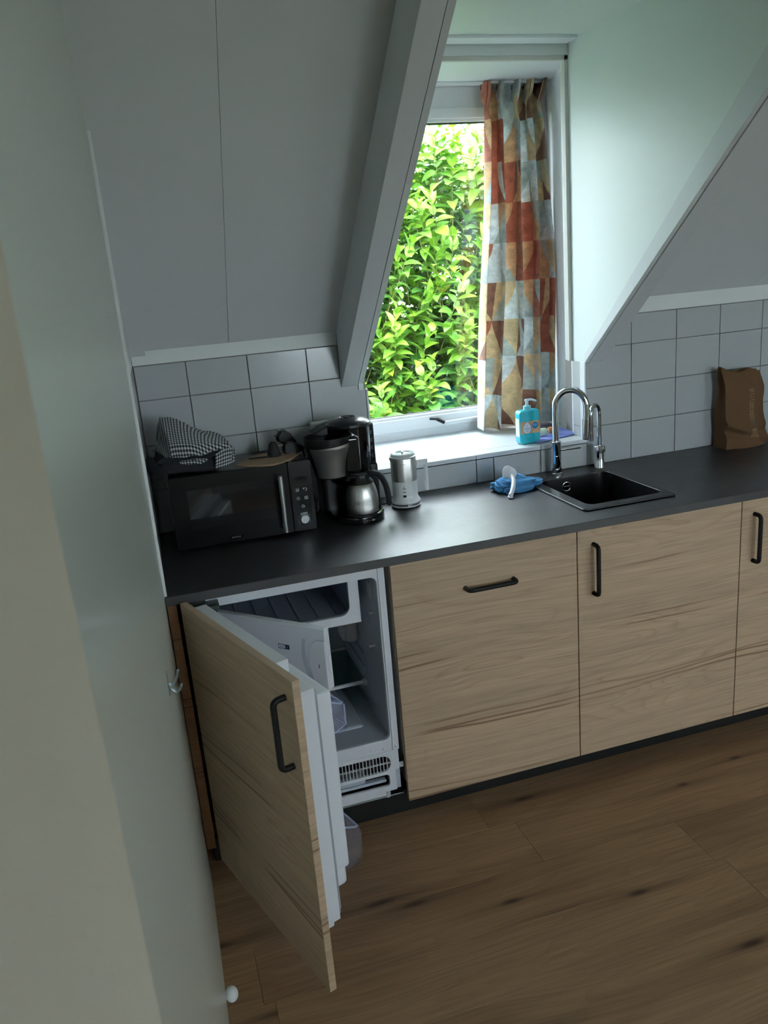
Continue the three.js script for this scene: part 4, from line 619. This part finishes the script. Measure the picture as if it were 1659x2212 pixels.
// paper bag
{
  const pr = canvasTex(512, 768, (c, w, h) => { c.fillStyle = '#664a2f'; c.fillRect(0, 0, w, h); for (let i = 0; i < 2600; i++) { c.fillStyle = `rgba(${hsh(i, 7, 1) > 0.5 ? '200,160,110' : '80,52,28'},${0.10 * hsh(i, 1, 1)})`; c.fillRect(hsh(i, 2, 1) * w, hsh(i, 3, 1) * h, 14 * hsh(i, 4, 1), 2); }
    c.fillStyle = 'rgba(208,188,160,0.5)'; const r = rng(8); for (let y = 190; y < 480; y += 26) { const a = 288 + r() * 6; c.fillRect(a, y, 60 + r() * 8, 4); if (r() > 0.4) c.fillRect(a, y, 5, 20); if (r() > 0.5) c.fillRect(a + 55, y, 5, 20); if (r() > 0.5) c.fillRect(a, y + 12, 58, 4); }
    c.fillStyle = 'rgba(96,92,72,0.75)'; c.beginPath(); c.ellipse(318, 520, 26, 34, 0, 0, 6.3); c.fill(); c.fillStyle = 'rgba(214,196,168,0.6)'; for (let k = 0; k < 7; k++) c.fillRect(282, 590 + k * 13, 84, k ? 3 : 7); });
  const pm = std({ map: pr, roughness: 0.85, bumpMap: plasterB, bumpScale: 0.0005, side: THREE.DoubleSide });
  const t = thing('paper_bag', 'crumpled brown paper bag standing against the tiles at the right', 'bag');
  const X0 = 0.945, X1 = 1.128, Hb = 0.30;
  const zf = (u, v) => -0.508 - 0.03 * v * v + 0.02 * Math.sin(Math.PI * clamp(u, 0, 1)) * (1 - v * 0.7) - 0.02 * Math.exp(-(((v - 0.16 - 0.1 * Math.abs(u - 0.55)) / 0.05) ** 2)) * (1 - 0.4 * u) + 0.012 * Math.exp(-(((v - 0.24 + 0.22 * (u - 0.3)) / 0.04) ** 2)) + 0.012 * (fbm(u, v, 4, 5, 4, 9) - 0.5);
  const wx = (u, v) => lerp(X0 - 0.008 * v + 0.012 * (1 - v) * v * 2, X1 - 0.014 * sstep(0.5, 1, v) + 0.006 * Math.sin(v * 9), u) + 0.004 * Math.sin(v * 11);
  const top = (u) => Hb + 0.016 * sstep(0.22, 0, u) + 0.004 * Math.sin(u * 11) - 0.006 * u;
  const F = (u, v) => [wx(u, v), HC + 0.0005 + v * top(u), zf(u, v), u, v];
  part('front', grid(40, 60, F), pm, t, 'crumpled front with faded vertical print');
  const zb = (v) => -0.585 + 0.03 * v * v;
  part('back', grid(20, 30, (u, v) => [wx(u, v), HC + 0.0005 + v * (top(u) + 0.004), Math.min(zb(v), zf(u, v) - 0.004), u * 0.3, v]), pm, t);
  for (const s of [0, 1]) part('gusset', grid(8, 40, (k, v) => { const a = F(s, v), b = Math.min(zb(v), a[2] - 0.004); return [a[0] + (s ? -1 : 1) * 0.016 * Math.sin(k * Math.PI) * v, a[1], lerp(a[2], b, k), k * 0.3, v]; }), pm, t);
  rebase(t, 1.035, HC, -0.545);
}
// hook and door stop on the left wall
{
  const t = thing('wall_hook', 'small double metal hook screwed to the left wall', 'hook', [wallX(0.68) + 0.0004, 0.972, 0.68]);
  const z = M.zinc;
  part('plate', bx(0, 0.002, -0.024, 0.022, -0.0055, 0.0055, 0.0008), z, t);
  part('upper_prong', mx(capTube([[0.001, -0.003, 0], [0.007, -0.006, 0], [0.014, 0.0, 0], [0.0195, 0.011, 0], [0.0215, 0.02, 0]], 0.0028, 24, 10), new THREE.Matrix4().makeScale(1, 1, 1.6)), z, t);
  part('lower_prong', mx(capTube([[0.001, -0.006, 0], [0.006, -0.015, 0], [0.013, -0.02, 0], [0.02, -0.0175, 0], [0.0235, -0.0095, 0]], 0.0028, 24, 10), new THREE.Matrix4().makeScale(1, 1, 1.6)), z, t);
  const s = thing('door_stop', 'round white door stop low on the left wall', 'door stop', [wallX(0.48) + 0.0004, 0.045, 0.48]);
  part('stem', rod([0, 0, 0], [0.008, 0, 0], 0.008), M.plasticW, s); part('ball', mx(new THREE.SphereGeometry(0.018, 28, 18), new THREE.Matrix4().compose(V3(0.0155, 0, 0), new THREE.Quaternion(), V3(0.85, 1, 1))), M.plasticW, s);
}

// ---------- curtain ----------
{
  const pal = { t: '#b06a56', b: '#8c6658', w: '#d8e0e4', s: '#b0b8b4', y: '#d6bd96', o: '#d0a67e' };
  const CW = 1024, CH = 1920, FW = 1.05, FH = 1.33;            // pixels and metres of the cloth
  const ct = canvasTex(CW, CH, (c, w, h) => {
    const rows = 9, rh = h / rows, n = 7, cw = w / n, r = rng(21), keys = ['t', 'w', 'y', 's', 'o', 'b', 'w', 't', 'y', 's'];
    const side = (x0, y0, x1, y1, back) => { const k = 0.16 * (x1 - x0); if (!back) c.bezierCurveTo(x0 + k * 0.2, lerp(y0, y1, 0.35), x1 - k * 2.2, lerp(y0, y1, 0.65), x1, y1); else c.bezierCurveTo(x0 - k * -2.2, lerp(y0, y1, 0.35), x1 - k * 0.2, lerp(y0, y1, 0.65), x1, y1); };
    for (let j = 0; j < rows; j++) {
      const y0 = j * rh, y1 = y0 + rh + 1, ph = j % 2 ? 0.5 : 0;
      for (let i = -1; i <= n + 1; i++) {
        const a = (i + ph) * cw, up = [a, a + cw], m = a + cw / 2;
        const c1 = keys[(i * 3 + j * 7 + 50) % 10], c2 = keys[(i * 7 + j * 3 + 54) % 10];
        c.fillStyle = pal[c1]; c.beginPath(); c.moveTo(up[0], y0); side(up[0], y0, m, y1, 0); side(m, y1, up[1], y0, 1); c.closePath(); c.fill();
        c.fillStyle = pal[c2]; c.beginPath(); c.moveTo(up[1], y0); side(up[1], y0, m, y1, 0); c.lineTo(m + cw, y1); side(m + cw, y1, up[1], y0, 1); c.closePath(); c.fill();
        const c3 = keys[(i * 9 + j * 5 + 37) % 10]; if (r() > 0.45) { c.fillStyle = pal[c3]; c.beginPath(); c.moveTo(m, y1); side(m, y1, up[1], y0, 1); c.lineTo(m + cw * 0.12, y0); c.closePath(); c.fill(); }
      }
    }
    const d = c.getImageData(0, 0, w, h), p = d.data; for (let y = 0; y < h; y++) for (let x = 0; x < w; x++) { const i = (y * w + x) * 4, k = 1 + 0.34 * (fbm(x / w, y / h, 40, 70, 3, 5) - 0.5) + 0.16 * (hsh(x >> 1, y >> 1, 4) - 0.5); p[i] *= k; p[i + 1] *= k; p[i + 2] *= k; } c.putImageData(d, 0, 0);
  });
  const cm = phy({ map: ct, roughness: 0.95, transmission: 0.14, thickness: 0, bumpMap: weaveB, bumpScale: 0.0002, side: THREE.DoubleSide });
  const cv = (u, y) => { // u along the gathered width, y height
    const t = clamp((2.325 - y) / 1.318, 0, 1), left = lerp(0.2, 0.098, Math.pow(t, 1.15)), right = lerp(0.43, 0.458, sstep(0.05, 0.6, t)) + 0.016 * sstep(0.06, 0, t);
    const pinch = Math.exp(-(((y - 2.222) / 0.035) ** 2)), head = sstep(2.225, 2.26, y), nf = 4.5;
    const ph = u * nf * 6.2832 + 0.9 * Math.sin(u * 5 + 1) + 0.25 * Math.sin(y * 2.3), amp = lerp(0.034, 0.046, t) * (1 - 0.45 * pinch);
    let x = lerp(left, right, u) + 0.017 * Math.sin(ph * 1 + 1.2) * (1 - 0.3 * pinch), z = -0.985 + amp * Math.sin(ph) + 0.007 * Math.sin(ph * 2 + y * 3) + head * 0.014 * Math.sin(ph * 3) - 0.008 * head;
    x += pinch * 0.006 * Math.sin(ph + 2.4) + head * 0.004 * Math.sin(ph * 3 + 1) + 0.004 * Math.sin(y * 7 + u * 9);
    return [x, y, z];
  };
  const t = thing('curtain', 'gathered curtain with terracotta, sand and grey angular print at the window', 'curtain');
  const NU = 220, NV = 120, arc = []; { let s = 0, q = cv(0, 1.7); arc.push(0); for (let i = 1; i <= NU; i++) { const p = cv(i / NU, 1.7); s += Math.hypot(p[0] - q[0], p[2] - q[2]); arc.push(s); q = p; } }
  part('cloth', grid(NU, NV, (u, v) => { const y = lerp(1.006 + 0.012 * Math.sin(u * 20) * 0.4 + 0.006 * (1 - u), 2.312 + 0.008 * u, v), p = cv(u, y); return [...p, arc[Math.round(u * NU)] / FW, (y - 1.0) / FH]; }), cm, t);
  part('heading_tape', grid(NU, 3, (u, v) => { const p = cv(u, lerp(2.29, 2.314, v)); return [p[0], p[1], p[2] - 0.003]; }), std({ color: 0x4a4038, roughness: 0.9, side: THREE.DoubleSide }), t);
  for (let i = 0; i < 7; i++) { const x = 0.215 + i * 0.037; const h = new THREE.TorusGeometry(0.006, 0.0012, 6, 16); h.translate(x, 2.308, -0.995); part('curtain_hook', h, M.plasticW, t); }
  rebase(t, 0.3, 1.0, -0.985);
}
// ---------- outside: lawn and a laurel hedge ----------
{
  struct('ground', uvm(new THREE.BoxGeometry(40, 0.1, 40).translate(0, -0.35, 0)), std({ color: 0x3e5226, roughness: 1 }));
  // a laurel leaf, tip along +y, folded along its midrib and drooping at the tip
  const leaf = (w, fold, droop) => { const n = 7, p = [], ix = [], uv = []; for (let i = 0; i <= n; i++) { const t = i / n, hw = w * Math.pow(Math.sin(Math.PI * Math.pow(t, 0.85)), 0.8) * (1 - 0.15 * t), y = t - droop * 0.25 * t * t, z = -droop * t * t * 0.55; p.push(-hw, y, z + fold * hw, 0, y, z, hw, y, z + fold * hw); uv.push(0, t, 0.5, t, 1, t); if (i) { const a = (i - 1) * 3, b = i * 3; ix.push(a, a + 1, b + 1, a, b + 1, b, a + 1, a + 2, b + 2, a + 1, b + 2, b + 1); } } const g = new THREE.BufferGeometry(); g.setAttribute('position', new THREE.Float32BufferAttribute(p, 3)); g.setAttribute('uv', new THREE.Float32BufferAttribute(uv, 2)); g.setIndex(ix); g.computeVertexNormals(); return g; };
  const forms = [leaf(0.25, 0.3, 0.3), leaf(0.23, 0.42, 0.6), leaf(0.27, 0.2, 0.85), leaf(0.2, 0.5, 0.2)];
  const vein = tex(64, 128, (u, v) => { const m = Math.exp(-(((u - 0.5) / 0.035) ** 2)) * 0.35, s = Math.pow(Math.abs(Math.sin((v * 1.0 + Math.abs(u - 0.5) * 0.5) * 26)), 14) * 0.08; const k = 0.86 + m + s; return [k * 205, k * 214, k * 190]; });
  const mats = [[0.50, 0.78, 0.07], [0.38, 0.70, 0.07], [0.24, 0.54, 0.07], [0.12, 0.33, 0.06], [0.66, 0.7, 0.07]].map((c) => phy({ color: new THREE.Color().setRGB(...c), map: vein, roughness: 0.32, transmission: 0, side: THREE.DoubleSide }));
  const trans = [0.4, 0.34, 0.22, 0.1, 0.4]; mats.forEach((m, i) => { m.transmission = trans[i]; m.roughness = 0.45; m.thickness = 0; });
  const h = thing('laurel_hedge', 'dense bright green laurel hedge outside the window', 'hedge', [0.6, -0.3, -3.7]);
  const r = rng(77), leaves = [], stems = [], O = V3(0.6, -0.3, -3.7), up = V3(0, 1, 0), eye = camera.position;
  const shoot = (x, y, z, len, lean, dirz, young, big = 1) => {
    const d = V3((r() - 0.5) * lean, 1, dirz + (r() - 0.5) * lean * 0.8).normalize(), n = Math.floor(len / 0.024), base = V3(x, y, z); stems.push([base, d.clone(), len]);
    let a = r() * 6.28;
    for (let i = 0; i < n; i++) {
      a += 2.4 + (r() - 0.5) * 0.5; const t = i / n, p = base.clone().addScaledVector(d, t * len); const side = V3(Math.cos(a), 0, Math.sin(a)); side.addScaledVector(d, -side.dot(d)).normalize();
      const el = lerp(0.15, 1.25, t * t) + (r() - 0.5) * 0.4, dir = side.multiplyScalar(Math.cos(el)).addScaledVector(d, Math.sin(el)).normalize();
      const q = new THREE.Quaternion().setFromUnitVectors(up, dir), nrm = V3(0, 0, 1).applyQuaternion(q), want = d.clone().addScaledVector(dir, -d.dot(dir)).normalize(); const tw = Math.atan2(V3().crossVectors(nrm, want).dot(dir), nrm.dot(want)); q.premultiply(new THREE.Quaternion().setFromAxisAngle(dir, tw + (r() - 0.5) * 0.5));
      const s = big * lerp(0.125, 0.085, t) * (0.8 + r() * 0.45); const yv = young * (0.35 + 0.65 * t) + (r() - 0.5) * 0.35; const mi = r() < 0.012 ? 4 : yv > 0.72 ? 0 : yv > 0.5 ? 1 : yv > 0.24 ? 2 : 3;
      leaves.push({ p, q, s, f: (r() * 4) | 0, mi });
    }
  };
  // front layer, thick where the window looks, then deeper and darker layers
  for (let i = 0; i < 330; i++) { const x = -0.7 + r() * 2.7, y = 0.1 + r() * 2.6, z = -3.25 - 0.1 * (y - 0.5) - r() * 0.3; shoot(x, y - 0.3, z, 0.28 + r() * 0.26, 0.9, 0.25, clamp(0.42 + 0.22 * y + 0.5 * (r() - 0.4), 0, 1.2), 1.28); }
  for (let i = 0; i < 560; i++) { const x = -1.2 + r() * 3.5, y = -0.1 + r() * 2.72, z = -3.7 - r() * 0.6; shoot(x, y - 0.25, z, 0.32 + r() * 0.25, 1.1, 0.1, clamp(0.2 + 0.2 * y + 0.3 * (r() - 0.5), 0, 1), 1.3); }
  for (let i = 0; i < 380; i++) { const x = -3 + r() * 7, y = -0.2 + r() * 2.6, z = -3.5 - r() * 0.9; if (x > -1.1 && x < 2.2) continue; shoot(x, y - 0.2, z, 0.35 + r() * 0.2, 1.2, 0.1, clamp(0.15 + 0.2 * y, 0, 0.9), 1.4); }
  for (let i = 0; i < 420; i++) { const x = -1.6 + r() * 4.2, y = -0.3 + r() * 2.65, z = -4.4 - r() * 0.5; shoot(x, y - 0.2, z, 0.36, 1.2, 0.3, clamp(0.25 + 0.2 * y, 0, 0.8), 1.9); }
  const bark = std({ color: 0x6d6a34, roughness: 0.8 });
  // the leaves that show largest through the glass are parts of their own, the rest one mass of foliage
  const cam = camera.clone(); cam.updateMatrixWorld(); cam.updateProjectionMatrix(); const pv = new THREE.Matrix4().multiplyMatrices(cam.projectionMatrix, cam.matrixWorld.clone().invert());
  const seen = (p) => { const t = (-1.09 - eye.z) / (p.z - eye.z), x = lerp(eye.x, p.x, t), y = lerp(eye.y, p.y, t); return y > 1.09 && y < 2.2 && x > -0.36 && x < 0.16; };
  const ranked = leaves.map((l, i) => [i, seen(l.p) ? l.s / l.p.distanceTo(eye) - (l.p.z < -3.65 ? 0.02 : 0) : -1]).sort((a, b) => b[1] - a[1]);
  const single300 = new Set(ranked.slice(0, 300).filter((e) => e[1] > -0.5).map((e) => e[0]));
  const buckets = new Map();
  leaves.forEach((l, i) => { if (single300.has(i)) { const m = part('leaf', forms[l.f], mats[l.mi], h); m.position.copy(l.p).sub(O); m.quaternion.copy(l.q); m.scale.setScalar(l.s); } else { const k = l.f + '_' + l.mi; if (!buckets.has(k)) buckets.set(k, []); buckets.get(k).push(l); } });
  // merged foliage per tone keeps the leaf materials
  const byTone = new Map(); for (const l of leaves.filter((_, i) => !single300.has(i))) { if (!byTone.has(l.mi)) byTone.set(l.mi, []); byTone.get(l.mi).push(l); }
  const M4 = new THREE.Matrix4();
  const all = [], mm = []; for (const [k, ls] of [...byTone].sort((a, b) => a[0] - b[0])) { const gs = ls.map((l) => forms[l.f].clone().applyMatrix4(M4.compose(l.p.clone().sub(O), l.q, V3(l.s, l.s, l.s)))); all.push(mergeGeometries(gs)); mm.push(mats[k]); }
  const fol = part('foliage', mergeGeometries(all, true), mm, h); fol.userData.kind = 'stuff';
  const sg = stems.map(([b, d, l]) => { const e = b.clone().addScaledVector(d, l); const g = rod(b.clone().sub(O).addScaledVector(d, -0.15).toArray(), e.sub(O).toArray(), 0.0035, 6, 0.0018); return g; });
  const st = part('stems', merge(sg), bark, h); st.name = 'twig_mass'; st.userData.kind = 'stuff';
}

scene.traverse((o) => { if (o.isMesh) { o.castShadow = true; o.receiveShadow = true; } });
renderer.render(scene, camera);
